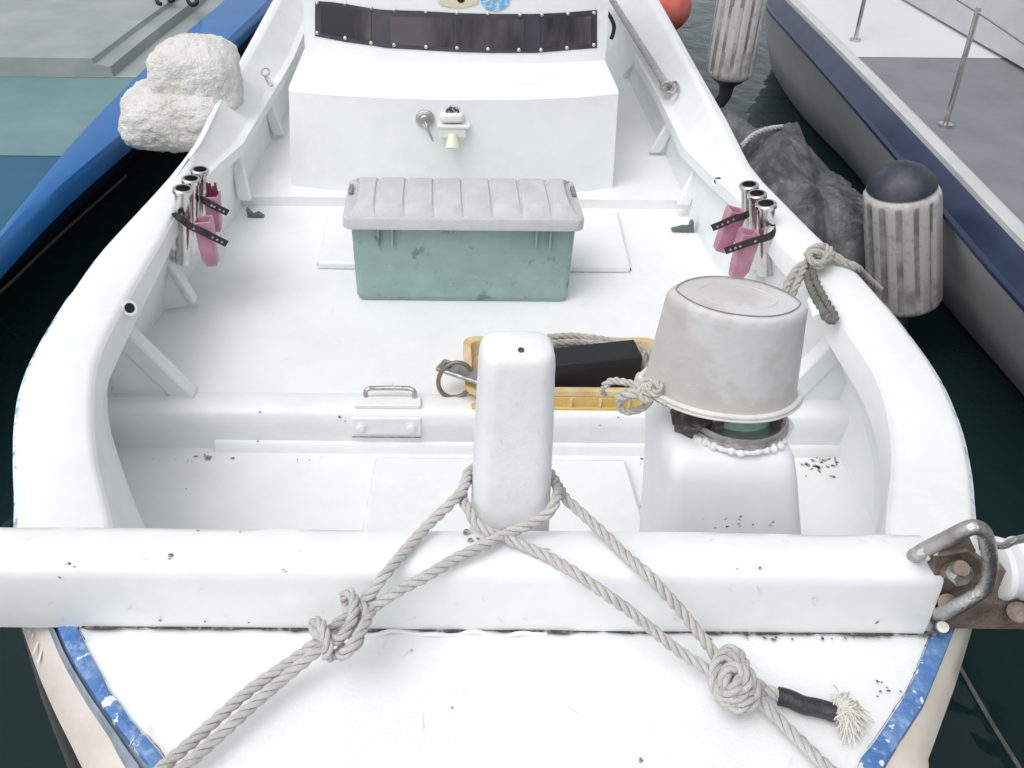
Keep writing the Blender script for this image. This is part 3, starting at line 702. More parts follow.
# boathook pole and cable on the right inner side
p0, p1 = aty(606, -16, 6.3), atz(668, 89, .36)
def on_side(px, py): return atz(px, py, .37)
part_pole = thing('pole', 'long grey pole lying along the inside of the right bulwark beside the cabin', 'pole', atz(668, 89, .36))
part('shaft', cyl(on_side(612, 0), on_side(667, 87), .020, n=16), mat('weathered_grey_wood', (.42, .41, .40), .6, var=(.30, .29, .28), vscale=20, bump=.3), part_pole)
part('pole_clamp', join(ring_geo(on_side(667, 87), .026, .008, (.2, 1, 0)), tube([on_side(664, 92), on_side(669, 86), on_side(675, 82), on_side(678, 87), on_side(675, 93), on_side(668, 92)], .007, .005, 8)), STEELD, part_pole)
hk = tube([aty(607, 12, 4.7), aty(611, 18, 4.7), aty(614, 26, 4.7), aty(613, 34, 4.7), aty(611, 39, 4.7)], .010, .006, 8)
part('cable', hk, BLACK, cabin)
part('guard_rail', tube([(x, y, .40) for x, y in ((l0[-1].x+.02, 4.9),)]+[aty(609, -10, 5)], .002, .01, 4), BLACK, cabin) if False else None

# chips and bare patches on the white paint, at the spots where the boat shows them
def chips_h(lst, z, parent): 
    return join(*[flake(atz(x, y, z), (0, 0, 1), s) for x, y, s in lst])
def chips_v(lst, y0): 
    return join(*[flake(aty(x, y, y0), (0, -1, 0), s) for x, y, s in lst])
part('paint_chip', join(chips_h([(171, 556, .007), (169, 559, .005), (198, 531, .004), (240, 532, .003), (737, 569, .0035), (760, 568, .005), (466, 533, .01), (471, 541, .008), (478, 539, .006), (548, 549, .006)], bz1+.001, beam),
     chips_v([(283, 569, .005), (286, 571, .003), (877, 622, .006), (60, 577, .004), (70, 563, .005), (75, 566, .004), (160, 620, .005), (205, 621, .004), (249, 622, .004), (66, 564, .003)], by0-.001)), CHIP, beam, kind='stuff')
ch = [(205, 455, .012), (211, 456, .008), (207, 457, .018), (257, 409.5, .007)]
fl = []
for x, y, s in [(205, 456, .010), (211, 457, .006), (208, 458, .014), (196, 456.5, .008), (233, 458.5, .007), (186, 489, .004)] + [(random.uniform(640, 658), random.uniform(455, 525), random.uniform(.003, .008)) for _ in range(26)] + [(random.gauss(822, 12), random.gauss(466, 4), random.uniform(.004, .012)) for _ in range(34)] + [(random.uniform(150, 330), random.uniform(457, 462), .003) for _ in range(10)]:
    fl.append(flake(atz(x, y, zfl+.001), (0, 0, 1), s))
part('paint_chip', join(*fl), CHIP, boat, kind='stuff')
part('paint_chip', chips_v([(260, 412, .006), (340, 417, .008), (258, 441, .005), (318, 446, .006), (270, 452, .005), (680, 432, .006), (345, 421, .006), (600, 425, .004), (618, 417, .004), (857, 421, .005), (650, 441, .006)], yS-.0075), CHIP, boat, kind='stuff')
part('paint_chip', join(chips_h([(886+random.gauss(0, 8), 686+random.gauss(0, 5), random.uniform(.002, .005)) for _ in range(9)] + [(641, 760, .004), (412, 651, .003), (452, 708, .003), (640, 762, .003)] + [(random.uniform(700, 920), 637+random.random()*3, random.uniform(.002, .006)) for _ in range(20)], ZG+.008, boat)), CHIP, boat, kind='stuff')
part('paint_chip', join(*[flake(aty(x, y, 1.518), (0, -1, 0), s) for x, y, s in [(730+random.gauss(0, 10), 522+random.gauss(0, 3), random.uniform(.002, .005)) for _ in range(12)] + [(770, 525, .006), (773, 522, .004), (753, 524, .003)]]), CHIP, ped, kind='stuff')
SCUFF = mat('grey_scuff', (.68, .69, .68), .6, var=(.79, .81, .81), vscale=60, vlo=.42, vhi=.6)
rs = random.Random(31)
def scuffs(n, fn, nrm, smax, dirs):
    out = []
    for _ in range(n):
        c = fn(); L_ = rs.uniform(.3, 1)*smax; w2 = rs.uniform(.0006, .0016); th = rs.choice(dirs)+rs.gauss(0, .25)
        N_ = Vector(nrm); a = N_.orthogonal().normalized(); b = N_.cross(a); d = a*math.cos(th)+b*math.sin(th); e_ = N_.cross(d); k_ = rs.uniform(-.15, .15)
        c = c+N_*.0010; P_ = [c-d*L_/2, c-d*L_*.1+e_*(w2+k_*L_*.2), c+d*L_/2, c+d*L_*.1+e_*(-w2+k_*L_*.2)]
        out.append((P_, [(0, 1, 2, 3)]))
    return join(*out)
part('scuffs', scuffs(16, lambda: atz(rs.uniform(110, 900), rs.uniform(642, 765), ZG+.0075), (0, 0, 1), .05, (0, 1.57, .8)), SCUFF, boat, kind='stuff')
part('scuffs', scuffs(26, lambda: aty(rs.uniform(10, 915), rs.uniform(588, 622), by0-.001), (0, -1, 0), .035, (0, 1.57, 2.4)), SCUFF, beam, kind='stuff')
part('scuffs', scuffs(14, lambda: atz(rs.uniform(10, 915), rs.uniform(538, 560), bz1+.0012), (0, 0, 1), .03, (0, 1.57, 2.4)), SCUFF, beam, kind='stuff')
part('scuffs', scuffs(50, lambda: atz(rs.uniform(225, 700), rs.uniform(215, 400), .0), (0, 0, 1), .10, (0, 1.57, .5)), SCUFF, boat, kind='stuff')
part('scuffs', scuffs(12, lambda: aty(rs.uniform(488, 545), rs.uniform(380, 515), 1.3195), (0, -1, 0), .03, (0, 1.57, 2.4)), SCUFF, post, kind='stuff')
# white scrapes on the beige bow flare
V = []
for x, y, s in [(28, 625, .012), (37, 622, .016), (40, 630, .010), (33, 638, .010), (41, 657, .026), (36, 650, .018), (48, 655, .02), (62, 672, .012), (69, 697, .006), (74, 713, .006), (39, 642, .012), (30, 632, .010)]:
    c = atz(x, y, .375); V.append(flake(c+Vector((0, 0, .004)), (-.75, -.3, .7), s*.8, e=.3))
part('paint_chip', join(*V), mat('pale_scrapes', (.75, .75, .70), .6), boat, kind='stuff')

# ------------------------------------------------------------------ pink holders strapped to the rod holders
def pink(px_t, py_t, px_b, py_b, wpx, sp, y0, label, stuff_in=False, mirror=1):
    """open rectangular tube with a bevelled foot; sp = strap pixel polyline"""
    t = aty(px_t, py_t, y0); b = aty(px_b, py_b, y0-.015); k = y0*1.12/F
    hw = wpx/2*k*1.0
    o = thing('rod_clip', label, 'clip', b, 'pink plastic clips strapped to the rod holders')
    ax = (t-b).normalized(); sx = Vector((0, 1, 0)).cross(ax).normalized(); dy = Vector((0, 1, 0))
    def ringa(p, w_, d_): return [p-sx*w_-dy*d_, p+sx*w_-dy*d_, p+sx*w_+dy*d_, p-sx*w_+dy*d_]
    L = (t-b).length
    outer = [ringa(b, hw*.62, .018), ringa(b+ax*L*.22+sx*mirror*hw*-.15, hw*.85, .024), ringa(b+ax*L*.8, hw*.98, .028), ringa(t, hw, .030), ringa(t, hw*.82, .023), ringa(t-ax*L*.45, hw*.75, .02)]
    part('clip_body', loft(outer), PINK, o, bevel=.002, smooth=False)
    if stuff_in:
        g = join(*[cyl(t-ax*.04+sx*u*hw, t+ax*(.03+random.uniform(0, .02))+sx*u*hw*1.2+dy*random.uniform(-.01, .01), .010, .004, n=6) for u in (-.5, -.1, .3, .6)])
        part('tassel', g, MAROON, o)
    flt = tube([aty(x, y, y0-d) for x, y, d in sp], .011, .006, 8, flat=.35)
    # flat strap: thin along view direction, broad on screen
    P = spline([aty(x, y, y0-d) for x, y, d in sp], .008); up = Vector((0, .45, 1)).normalized()
    rows_ = []
    for i, p_ in enumerate(P):
        tt = (P[min(i+1, len(P)-1)]-P[max(i-1, 0)]).normalized(); nrm = Vector((0, -1, .3)); sd2 = tt.cross(nrm).normalized()*.012; q = nrm.normalized()*.0022
        rows_.append([p_-sd2-q, p_+sd2-q, p_+sd2+q, p_-sd2+q])
    st_ = part('strap', loft(rows_), STRAP, o, smooth=False)
    i0 = int(len(P)*.55)
    for ii in (i0, len(P)-3, len(P)-5, len(P)-7):
        if 0 < ii < len(P):
            part('stud', cyl(P[ii]+Vector((0, -.001, 0)), P[ii]+Vector((0, -.006, .001)), .0045, n=8), mat('pale_stud', (.7, .7, .68), .4) if False else STEEL, st_)
    return o
yl = yz(183, 188, .50); yr_ = yz(766, 203, .50)
pink(203, 219, 213, 264, 17, [(172, 222, -.02), (174, 216, .02), (180, 218, .04), (190, 226, .04), (201, 231, .05), (213, 237, .045), (227, 244, .04)], yl-.02, 'pale pink clip strapped to the nearest tube of the left trio', mirror=1)
pink(212, 194, 217, 230, 14, [(200, 199, .0), (203, 200, .03), (212, 205, .045), (220, 209, .04), (228, 213, .035)], yl+.10, 'pink clip stuffed with maroon cloth behind the left tubes', True)
pink(750, 232, 735, 277, 19, [(776, 227, -.02), (775, 232, .03), (768, 237, .045), (757, 240, .05), (742, 245, .05), (725, 251, .045)], yr_-.03, 'pink clip strapped to the nearest tube of the right trio', mirror=-1)
pink(737, 210, 719, 250, 17, [(749, 213, .01), (744, 216, .04), (733, 219, .05), (722, 224, .045), (712, 228, .04)], yr_+.05, 'dusky pink clip strapped to the far tubes of the right trio', mirror=-1)

# ------------------------------------------------------------------ storage box
bx0, bx1 = atz(357, 301, 0), atz(568, 304, 0); yf = bx0.y
sb = thing('storage_box', 'large weathered green storage box with a ribbed grey lid on the deck', 'storage box', ((bx0.x+bx1.x)/2, yf+.13, 0))
zr = aty(463, 229, yf-.035).z
tl, tr = aty(350, 229, yf-.02).x, aty(577, 231, yf-.02).x
cxb, cxt = (bx0.x+bx1.x)/2, (tl+tr)/2
dB, dT = .25, .32
rings = []
for t, in ((0,), (.04,), (.05,), (.9,), (1,)):
    wv = (bx1.x-bx0.x)+((tr-tl)-(bx1.x-bx0.x))*t; dv = dB+(dT-.03-dB)*t; yc_ = (yf+dB/2)*(1-t)+(yf-.02+dT/2)*t
    if t == 0: wv -= .012; dv -= .012
    if t == .04: wv -= .010; dv -= .010
    rings.append(rrect(wv, dv, .028, .004+zr*t, cxb+(cxt-cxb)*t, yc_, 6))
part('box_body', loft(rings), GREENP, sb, angle=40)
for x in (378, 392, 537, 551):
    q = aty(x, 232, yf-.022); part('moulded_rib', box(q.x-.004, q.x+.004, yf-.026, yf, zr-.085, zr-.003), GREENP, sb, bevel=.002)
xl_, xr__ = aty(342, 222, yf-.045).x, aty(585, 225, yf-.045).x
zl = aty(463, 222, yf-.045).z
lc, lw, ld = (xl_+xr__)/2, xr__-xl_, .345
ly = yf-.045+ld/2
lz0 = zr-.004; lz1 = zl+.012
rings = [rrect(lw-.01, ld-.01, .03, lz0, lc, ly, 6), rrect(lw, ld, .032, lz0+.004, lc, ly, 6), rrect(lw, ld, .032, lz1-.008, lc, ly, 6), rrect(lw-.006, ld-.006, .032, lz1-.002, lc, ly, 6), rrect(lw-.03, ld-.03, .03, lz1, lc, ly, 6)]
lid = part('lid', loft(rings), LID, sb, angle=50)
# eight domed panels separated by grooves
n8 = 8; x0_ = lc-lw/2+.012; wpan = (lw-.024)/n8
def panel(i):
    xa_, xb_ = x0_+wpan*i+.0055, x0_+wpan*(i+1)-.0055
    pr = [(0, 0), (.010, .014), (.030, .028), (.06, .033), (.15, .037), (.24, .034), (.28, .026), (.30, .012), (.312, 0)]
    yy0 = yf-.045+.014; rows_ = []
    tL = 0 if i else .035; tR = 0 if i < n8-1 else .035
    for (dy_, dz_) in pr:
        k = dz_/.037
        rows_.append([Vector((xa_-.004*(1-k)+tL*k, yy0+dy_, lz1+dz_*.92-.002)), Vector((xa_+.004+tL*k, yy0+dy_, lz1+dz_)), Vector((xb_-.004-tR*k, yy0+dy_, lz1+dz_)), Vector((xb_+.004*(1-k)-tR*k, yy0+dy_, lz1+dz_*.92-.002))])
    base = [Vector((xa_-.004, yy0, lz1-.006)), Vector((xb_+.004, yy0, lz1-.006)), Vector((xb_+.004, yy0+.312, lz1-.006)), Vector((xa_-.004, yy0+.312, lz1-.006))]
    g = grid(rows_)
    # side skirts
    n = len(g[0]); rows2 = len(rows_)
    Vv = list(g[0]); Ff = list(g[1])
    Lb = [Vector((r_[0].x, r_[0].y, lz1-.004)) for r_ in rows_]; Rb = [Vector((r_[-1].x, r_[-1].y, lz1-.004)) for r_ in rows_]
    bL = len(Vv); Vv += Lb; bR = len(Vv); Vv += Rb
    for k in range(rows2-1):
        Ff.append((4*k, 4*k+4, bL+k+1, bL+k)); Ff.append((4*k+3, bR+k, bR+k+1, 4*k+7))
    return Vv, Ff
part('lid_panels', join(*[panel(i) for i in range(n8)]), LID, lid, angle=40)
pr_ = [(0, -.004), (.010, .008), (.030, .020), (.06, .026), (.15, .030), (.24, .027), (.28, .018), (.30, .006), (.312, -.004)]
part('lid_dome', grid([[Vector((x0_+.012+.035*max(0, z9)/.03, yf-.045+.014+d9, lz1+z9)) for d9, z9 in pr_], [Vector((x0_+wpan*n8-.012-.035*max(0, z9)/.03, yf-.045+.014+d9, lz1+z9)) for d9, z9 in pr_]]), LID, lid)
for s in (-1, 1):
    c = Vector((lc+s*(lw/2-.016), ly+.05, lz1+.008)); part('lid_latch', box(c.x-.008, c.x+.008, c.y-.035, c.y+.035, c.z-.008, c.z+.008), BUCKETLINE, lid, bevel=.004)

# ------------------------------------------------------------------ yellow tray and its contents
zt = .068
q = [atz(466, 336, zt), atz(667, 338, zt), atz(668, 393, zt), atz(462, 391, zt)]
tray = thing('tray', 'shallow yellow plastic crate with bleached edges between the post and the bucket', 'crate', ((q[0].x+q[1].x)/2, (q[0].y+q[2].y)/2, 0))
w_, d_ = (q[1].x+q[2].x)/2-(q[0].x+q[3].x)/2, (q[0].y-q[3].y)
cxx, cyy = ((q[0].x+q[1].x+q[2].x+q[3].x)/4, (q[0].y+q[3].y)/2)
ro, ri = [], []
ro = [rrect(w_-.05, d_-.05, .04, .004, cxx, cyy), rrect(w_-.03, d_-.03, .04, zt-.02, cxx, cyy), rrect(w_, d_, .045, zt-.018, cxx, cyy), rrect(w_, d_, .045, zt, cxx, cyy), rrect(w_-.05, d_-.05, .035, zt, cxx, cyy), rrect(w_-.055, d_-.055, .035, zt-.008, cxx, cyy), rrect(w_-.07, d_-.07, .035, .014, cxx, cyy)]
part('tray_body', loft(ro), YELLOWP, tray, angle=40)
# front face ledge: yellow panel with small uprights
fyy = cyy-d_/2
part('front_panel', box(cxx-w_/2+.04, cxx+w_/2-.04, fyy-.004, fyy+.004, .012, zt-.020), YELLOW, tray, bevel=.002)
part('tray_lip', box(cxx-w_/2+.02, cxx+w_/2-.02, fyy-.014, fyy+.01, .006, .014), YELLOW, tray, bevel=.003)
for k in range(7):
    xx = cxx-w_/2+.06+k*(w_-.12)/6; part('tray_rib', box(xx-.004, xx+.004, fyy-.012, fyy-.003, .014, zt-.020), YELLOWP, tray, bevel=.001)
# coil of rope in the tray
P = []
for i in range(150):
    a_ = i*.42; rad_ = .76+.22*math.sin(i*.37)
    P.append(Vector((cxx+.0+(w_/2-.075)*rad_*math.cos(a_), cyy+.035+(d_/2-.085)*rad_*math.sin(a_), .026+.04*(i/150)+.012*math.sin(i*1.9))))
part('rope_coil', rope(P, .011, seg=6, step=.010), ROPEG, None, cat='rope', label='grey rope coiled loosely inside the yellow crate')
# extra strands lying over the far rim of the crate
part('rope_end', rope([atz(548, 337, .085), atz(575, 336, .09), atz(600, 339, .09), atz(630, 345, .08), atz(650, 354, .07), atz(656, 372, .06)], .012), ROPEG, bpy.data.objects['rope_coil'])
part('rope_end', rope([atz(552, 343, .08), atz(580, 342, .085), atz(615, 346, .08), atz(640, 352, .07), atz(648, 372, .06)], .012), ROPEG, bpy.data.objects['rope_coil'])
# black box lying in the crate
zb1 = .135
A = [atz(548, 348, zb1), atz(634, 339, zb1), atz(643, 357, zb1), atz(548, 366, zb1)]
g = loft([[Vector((v.x, v.y, .012)) for v in A], A])
part('black_box', g, NAVYBOX, None, smooth=False, bevel=.004, cat='box', label='matt black block lying in the yellow crate beside the white post')
# anchor: shank with a ring
anchor = thing('anchor', 'galvanised anchor shank with a ring, resting on the rim of the yellow crate', 'anchor', atz(470, 385, .10))
a0, a1 = atz(443, 366, .105), atz(520, 392, .10)
dr = (a1-a0).normalized(); sdv = Vector((-dr.y, dr.x, 0))
part('shank', loft([[p_+sdv*w2+Vector((0, 0, h2)) for w2, h2 in ((-.030, -.006), (.030, -.006), (.030, .008), (-.030, .008))] for p_ in (a0-dr*.012, a0+dr*.01, a1)]), STEELD, anchor, bevel=.004)
c_ = a0+dr*.018+Vector((0, 0, .009)); part('eye_hole', cyl(c_-Vector((0,0,.002)), c_+Vector((0, 0, .001)), .013, n=16), HOLE, anchor)
rp = []
for i in range(33):
    a_ = 2*math.pi*i/32; rp.append(aty(455.5+17*math.cos(a_)*.95+math.sin(a_)*6, 380-math.sin(a_)*17+math.cos(a_)*4, a0.y-.03))
part('ring', tube(rp, .0075, 0, 10), mat('dark_galvanised', (.24, .20, .16), .5, .6, bump=.3), anchor)

# ------------------------------------------------------------------ bucket upside down over the windlass
zb = .675; ztop = .905
bc = Vector((aty(716, 400, 1.64).x, 1.635, zb))
bucket = thing('bucket', 'dusty grey bucket turned upside down over the windlass', 'bucket', bc)
def bring(w, z, dx=0, N=96, rot=R(-9), dep=.60):
    out = []
    for i in range(N):
        a_ = 2*math.pi*i/N; c, s = math.cos(a_), math.sin(a_)
        x = w*math.copysign(abs(c)**.86, c); y = w*dep*math.copysign(abs(s)**1.42, s)
        out.append(Vector((bc.x+dx+x*math.cos(rot)-y*math.sin(rot), bc.y+x*math.sin(rot)+y*math.cos(rot), z-.03*x/w*.12)))
    return out
wB, wT = .158, .138
rg = [bring(wB-.006, zb+.004), bring(wB, zb+.006)]
for t in (0.05, .25, .5, .75, .88, .94, .97, .99, 1.0):
    wv = wB+(wT-wB)*t; k = {.94: .0, .97: .004, .99: .010, 1.0: .02}.get(t, 0)
    rg.append(bring(wv-k, zb+(ztop-zb)*t, dx=.002*t))
rg.append(bring(wT-.035, ztop+.001, dx=.002)); rg.append(bring(.01, ztop+.001, dx=.010))
part('bucket_wall', loft(rg, cap0=True), BUCKET, bucket, angle=50)
# thin moulded line around its base, now on top
rl_ = bring(wT-.016, ztop+.0015, dx=.002); part('base_line', tube(rl_+[rl_[0]], .0012, 0, 6), BUCKETLINE, bucket)
rl_ = bring(wT-.06, ztop+.001, dx=.002); part('base_ring', tube(rl_+[rl_[0]], .0016, 0, 6), BUCKET, bucket)
rl_ = bring(wB+.007, zb+.004); part('rim', tube(rl_+[rl_[0]], .0062, 0, 10), RIM, bucket)
rl_ = bring(wB+.012, zb-.004); part('rim', tube(rl_+[rl_[0]], .0035, 0, 8), RIM, bucket)

# cream cord tying the bucket down
z0 = .66
def cz(px, py, y=1.62): return aty(px, py, y)
cord = thing('cord', 'frayed cream cord looped and knotted at the foot of the bucket', 'cord', cz(630, 405, 1.75))
part('cord_loop', rope([cz(604, 386, 1.72), cz(612, 381, 1.72), cz(624, 382, 1.70), cz(636, 385, 1.68), cz(646, 390, 1.66), cz(656, 397, 1.62), cz(668, 404, 1.58)], .0085), CORD, cord)
part('cord_loop', rope([cz(655, 388, 1.64), cz(642, 387, 1.66), cz(628, 392, 1.68), cz(619, 402, 1.68), cz(624, 411, 1.67), cz(638, 410, 1.66), cz(648, 403, 1.65), cz(652, 394, 1.64)], .0085), CORD, cord)
part('cord_loop', rope([cz(640, 375, 1.68), cz(638, 384, 1.65), cz(646, 392, 1.62), cz(657, 393, 1.60), cz(660, 386, 1.60), cz(652, 380, 1.64), cz(643, 382, 1.64), cz(641, 396, 1.62), cz(650, 402, 1.60)], .0085), CORD, cord)
part('cord_loop', rope([cz(620, 398, 1.66), cz(630, 394, 1.64), cz(644, 392, 1.63), cz(652, 386, 1.62)], .012), CORD, cord)
part('cord_end', rope([cz(604, 386, 1.72), cz(602, 392, 1.73), cz(607, 395, 1.73)], .006), CORD, cord)

# ------------------------------------------------------------------ mooring ropes round the post
yp = 1.325
RR = .0104
lr = thing('mooring_rope', 'weathered rope looped round the white post and knotted on the left, leading down left', 'rope', atz(340, 635, ZG))
rrp = thing('mooring_rope', 'rope from the white post with a big knot at right and a frayed taped end', 'rope', atz(735, 685, ZG))
def z_(px, py, z): return atz(px, py, z)
# left line, first leg: bottom left -> knot -> up to the left of the post -> behind it -> right side -> back across the front -> knot
A1 = [z_(150, 778, .46), z_(196, 738, .465), z_(250, 690, .475), z_(300, 655, .50), z_(328, 632, .53), z_(350, 613, .55), z_(370, 594, .575), z_(383, 577, .600), z_(394, 564, .606), z_(406, 550, .603), z_(430, 523, .613), z_(455, 499, .632)]
backL = [Vector((pcx(.63)-.088, 1.375, .637)), Vector((pcx(.63)-.078, 1.425, .625)), Vector((pcx(.63)-.045, 1.452, .615)), Vector((pcx(.63)+.045, 1.452, .615)), Vector((pcx(.63)+.078, 1.425, .625)), Vector((pcx(.63)+.088, 1.37, .637))]
A2 = [aty(556, 500, 1.312), aty(548, 513, 1.298), aty(530, 524, 1.287), aty(507, 534, 1.275), z_(478, 548, .612), z_(450, 562, .605), z_(425, 577, .598), z_(400, 590, .585), z_(378, 604, .565), z_(360, 618, .545), z_(335, 636, .525), z_(312, 655, .505), z_(262, 697, .475), z_(210, 744, .465), z_(168, 780, .46)]
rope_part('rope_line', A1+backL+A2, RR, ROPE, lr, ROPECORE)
# knot of the left rope
def kp(px, py, h): return atz(px, py, .535+h)
K = [kp(352, 640, -.012), kp(362, 628, .012), kp(366, 612, .03), kp(356, 604, .03), kp(348, 612, .012), kp(346, 600, .02), kp(344, 595, .036), kp(350, 593, .042), kp(354, 601, .040), kp(353, 616, .038), kp(346, 632, .030), kp(336, 640, .022), kp(322, 636, .020), kp(313, 628, .010), kp(315, 622, .020), kp(321, 624, .030), kp(325, 634, .032), kp(328, 648, .020), kp(326, 655, .004), kp(333, 656, -.012), kp(344, 649, -.005), kp(354, 646, .010), kp(361, 636, .022)]
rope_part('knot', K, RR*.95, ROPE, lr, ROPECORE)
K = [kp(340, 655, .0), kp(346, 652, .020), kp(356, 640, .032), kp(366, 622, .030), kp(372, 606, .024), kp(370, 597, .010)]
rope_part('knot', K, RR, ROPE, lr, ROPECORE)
# right line
B1 = [z_(850, 786, .45), z_(826, 766, .450), z_(800, 741, .450), z_(775, 716, .452), z_(752, 692, .458), z_(738, 678, .466), z_(722, 664, .476), z_(704, 640, .510), z_(682, 612, .548), z_(662, 590, .585), z_(648, 575, .603), z_(640, 568, .605), z_(622, 552, .602), z_(600, 530, .613), z_(578, 510, .622), z_(567, 500, .630)]
backR = [Vector((pcx(.65)+.096, 1.375, .625)), Vector((pcx(.65)+.085, 1.43, .603)), Vector((pcx(.65)+.045, 1.458, .594)), Vector((pcx(.65)-.045, 1.458, .592)), Vector((pcx(.65)-.082, 1.425, .600)), Vector((pcx(.65)-.092, 1.37, .610))]
B2 = [aty(469, 510, 1.318), aty(475, 522, 1.300), aty(488, 531, 1.285), aty(505, 538, 1.270), z_(524, 546, .600), z_(550, 558, .598), z_(575, 573, .600), z_(600, 590, .585), z_(628, 610, .553), z_(655, 632, .518), z_(680, 652, .490), z_(702, 666, .475), z_(722, 680, .465), z_(745, 688, .462), z_(765, 690, .456), z_(782, 697, .452)]
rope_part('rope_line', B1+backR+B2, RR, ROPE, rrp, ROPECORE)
def kq(px, py, h): return atz(px, py, .462+h)
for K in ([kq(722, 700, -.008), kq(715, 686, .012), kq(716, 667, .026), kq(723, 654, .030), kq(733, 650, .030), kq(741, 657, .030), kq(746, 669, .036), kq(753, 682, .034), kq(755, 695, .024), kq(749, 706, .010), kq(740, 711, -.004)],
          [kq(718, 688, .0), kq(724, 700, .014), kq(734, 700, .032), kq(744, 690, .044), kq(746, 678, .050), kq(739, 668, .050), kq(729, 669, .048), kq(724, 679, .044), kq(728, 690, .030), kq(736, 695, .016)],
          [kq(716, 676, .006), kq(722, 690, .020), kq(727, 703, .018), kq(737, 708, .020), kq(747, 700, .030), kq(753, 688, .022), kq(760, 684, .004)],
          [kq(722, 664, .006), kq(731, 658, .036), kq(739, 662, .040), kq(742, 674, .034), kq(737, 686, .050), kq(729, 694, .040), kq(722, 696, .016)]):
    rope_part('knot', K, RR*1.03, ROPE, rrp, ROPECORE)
tp = part('tape', tube([z_(778, 696, .452), z_(790, 699, .452), z_(803, 705, .448), z_(818, 708, .446), z_(835, 713, .445)], .0155, .006, 12), TAPE, rrp, label='black tape wound round the rope end')
cen = z_(836, 714, .445); dirr = (z_(862, 716, .45)-cen).normalized()
gs = []
for i in range(460):
    a_ = max(-1.25, min(1.25, random.gauss(0, .75))); el = random.uniform(-.1, .9); L_ = random.uniform(.024, .050)
    d_ = Vector((dirr.x*math.cos(a_)-dirr.y*math.sin(a_), dirr.x*math.sin(a_)+dirr.y*math.cos(a_), el)).normalized()
    p0_ = cen+Vector((random.gauss(0, .003), random.gauss(0, .005), random.gauss(.002, .003))); mid = p0_+d_*L_*.55+Vector((0, 0, .006)); end = p0_+d_*L_*.9+Vector((0, 0, -.014))+Vector((random.gauss(0, .008), random.gauss(0, .008), 0))
    end.z = max(end.z, ZG+.010); mid.z = max(mid.z, ZG+.010)
    gs.append(tube([p0_, mid, end], .0011, .012, 4))
part('frayed_end', join(*gs), mat('frayed_fibre', (.72, .70, .64), .9, spec=.1), rrp, kind='stuff', label='frayed tuft of pale fibres')

# rope knotted over the right gunwale
gr = thing('rope_hitch', 'weathered grey rope hitched over the right gunwale behind the bucket', 'rope', atz(815, 262, ZG))
def g_(px, py, z=.44): return atz(px, py, z)
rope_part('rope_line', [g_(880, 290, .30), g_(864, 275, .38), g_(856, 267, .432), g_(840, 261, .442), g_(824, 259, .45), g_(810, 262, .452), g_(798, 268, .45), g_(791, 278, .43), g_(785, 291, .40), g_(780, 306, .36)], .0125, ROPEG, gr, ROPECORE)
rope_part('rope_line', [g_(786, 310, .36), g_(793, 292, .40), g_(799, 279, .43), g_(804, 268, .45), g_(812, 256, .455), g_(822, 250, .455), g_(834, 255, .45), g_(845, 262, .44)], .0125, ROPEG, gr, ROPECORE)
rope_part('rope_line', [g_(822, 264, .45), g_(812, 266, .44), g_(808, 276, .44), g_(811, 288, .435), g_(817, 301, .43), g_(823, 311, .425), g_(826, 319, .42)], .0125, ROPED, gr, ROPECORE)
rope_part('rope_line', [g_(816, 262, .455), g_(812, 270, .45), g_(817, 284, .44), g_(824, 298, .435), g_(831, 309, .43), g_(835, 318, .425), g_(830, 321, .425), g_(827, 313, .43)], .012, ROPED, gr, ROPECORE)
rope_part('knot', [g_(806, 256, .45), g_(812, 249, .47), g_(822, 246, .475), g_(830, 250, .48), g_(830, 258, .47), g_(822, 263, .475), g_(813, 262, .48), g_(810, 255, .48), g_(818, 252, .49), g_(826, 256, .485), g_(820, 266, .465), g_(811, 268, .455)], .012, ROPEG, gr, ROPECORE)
part('rag', tube([g_(811, 299, .42), g_(814, 307, .415), g_(817, 317, .41)], (.014), .008, 10, flat=.6), WHITE_DIRTY, gr)

# ------------------------------------------------------------------ neighbouring boat on the left
zbl = .15
lbt = thing('moored_boat', 'grey boat with a bright blue gunwale moored on the left', 'boat', atz(20, 200, ZW))
up = curve_xy([(0, 232), (66, 150), (133, 80), (186, 33), (226, 0)], zbl)
lo = curve_xy([(0, 251), (56, 192), (111, 146), (180, 88), (233, 37), (271, 0)], zbl)
def extl(p):
    p = sorted(p); (y0, x0), (y1, x1) = p[0], p[1]; (ya, xa_), (yb_, xb_) = p[-2], p[-1]
    s0 = (x1-x0)/(y1-y0); return [(y0-3, x0-s0*3-.0)]+p+[(8.5, xb_+.05)]
up, lo = extl(up), extl(lo)
yl_ = [1.0+.25*i for i in range(31)]
rw, side_, ins = [], [], []
for y in yl_:
    a_, b_ = smooth_at(up, y, .2), smooth_at(lo, y, .2)
    if b_-a_ < .05: a_ = b_-.05
    rw.append([Vector((a_-.01, y, zbl-.12)), Vector((a_-.005, y, zbl-.004)), Vector((a_+.01, y, zbl+.012)), Vector(((a_+b_)/2, y, zbl+.016)), Vector((b_-.015, y, zbl+.004)), Vector((b_, y, zbl-.02)), Vector((b_-.003, y, zbl-.10))])
    side_.append([Vector((b_-.004, y, zbl-.09)), Vector((b_-.12, y, zbl-.2)), Vector((b_-.42, y, ZW-.02)), Vector((b_-.6, y, ZW-.3))])
    ins.append([Vector((a_-.006, y, zbl-.02)), Vector((a_-.03, y, zbl-.10)), Vector((a_-.30, y, zbl-.12))])
part('gunwale', grid(rw), BBLUE, lbt, label='bright blue gunwale')
part('hull', grid(side_), BNAVY, lbt)
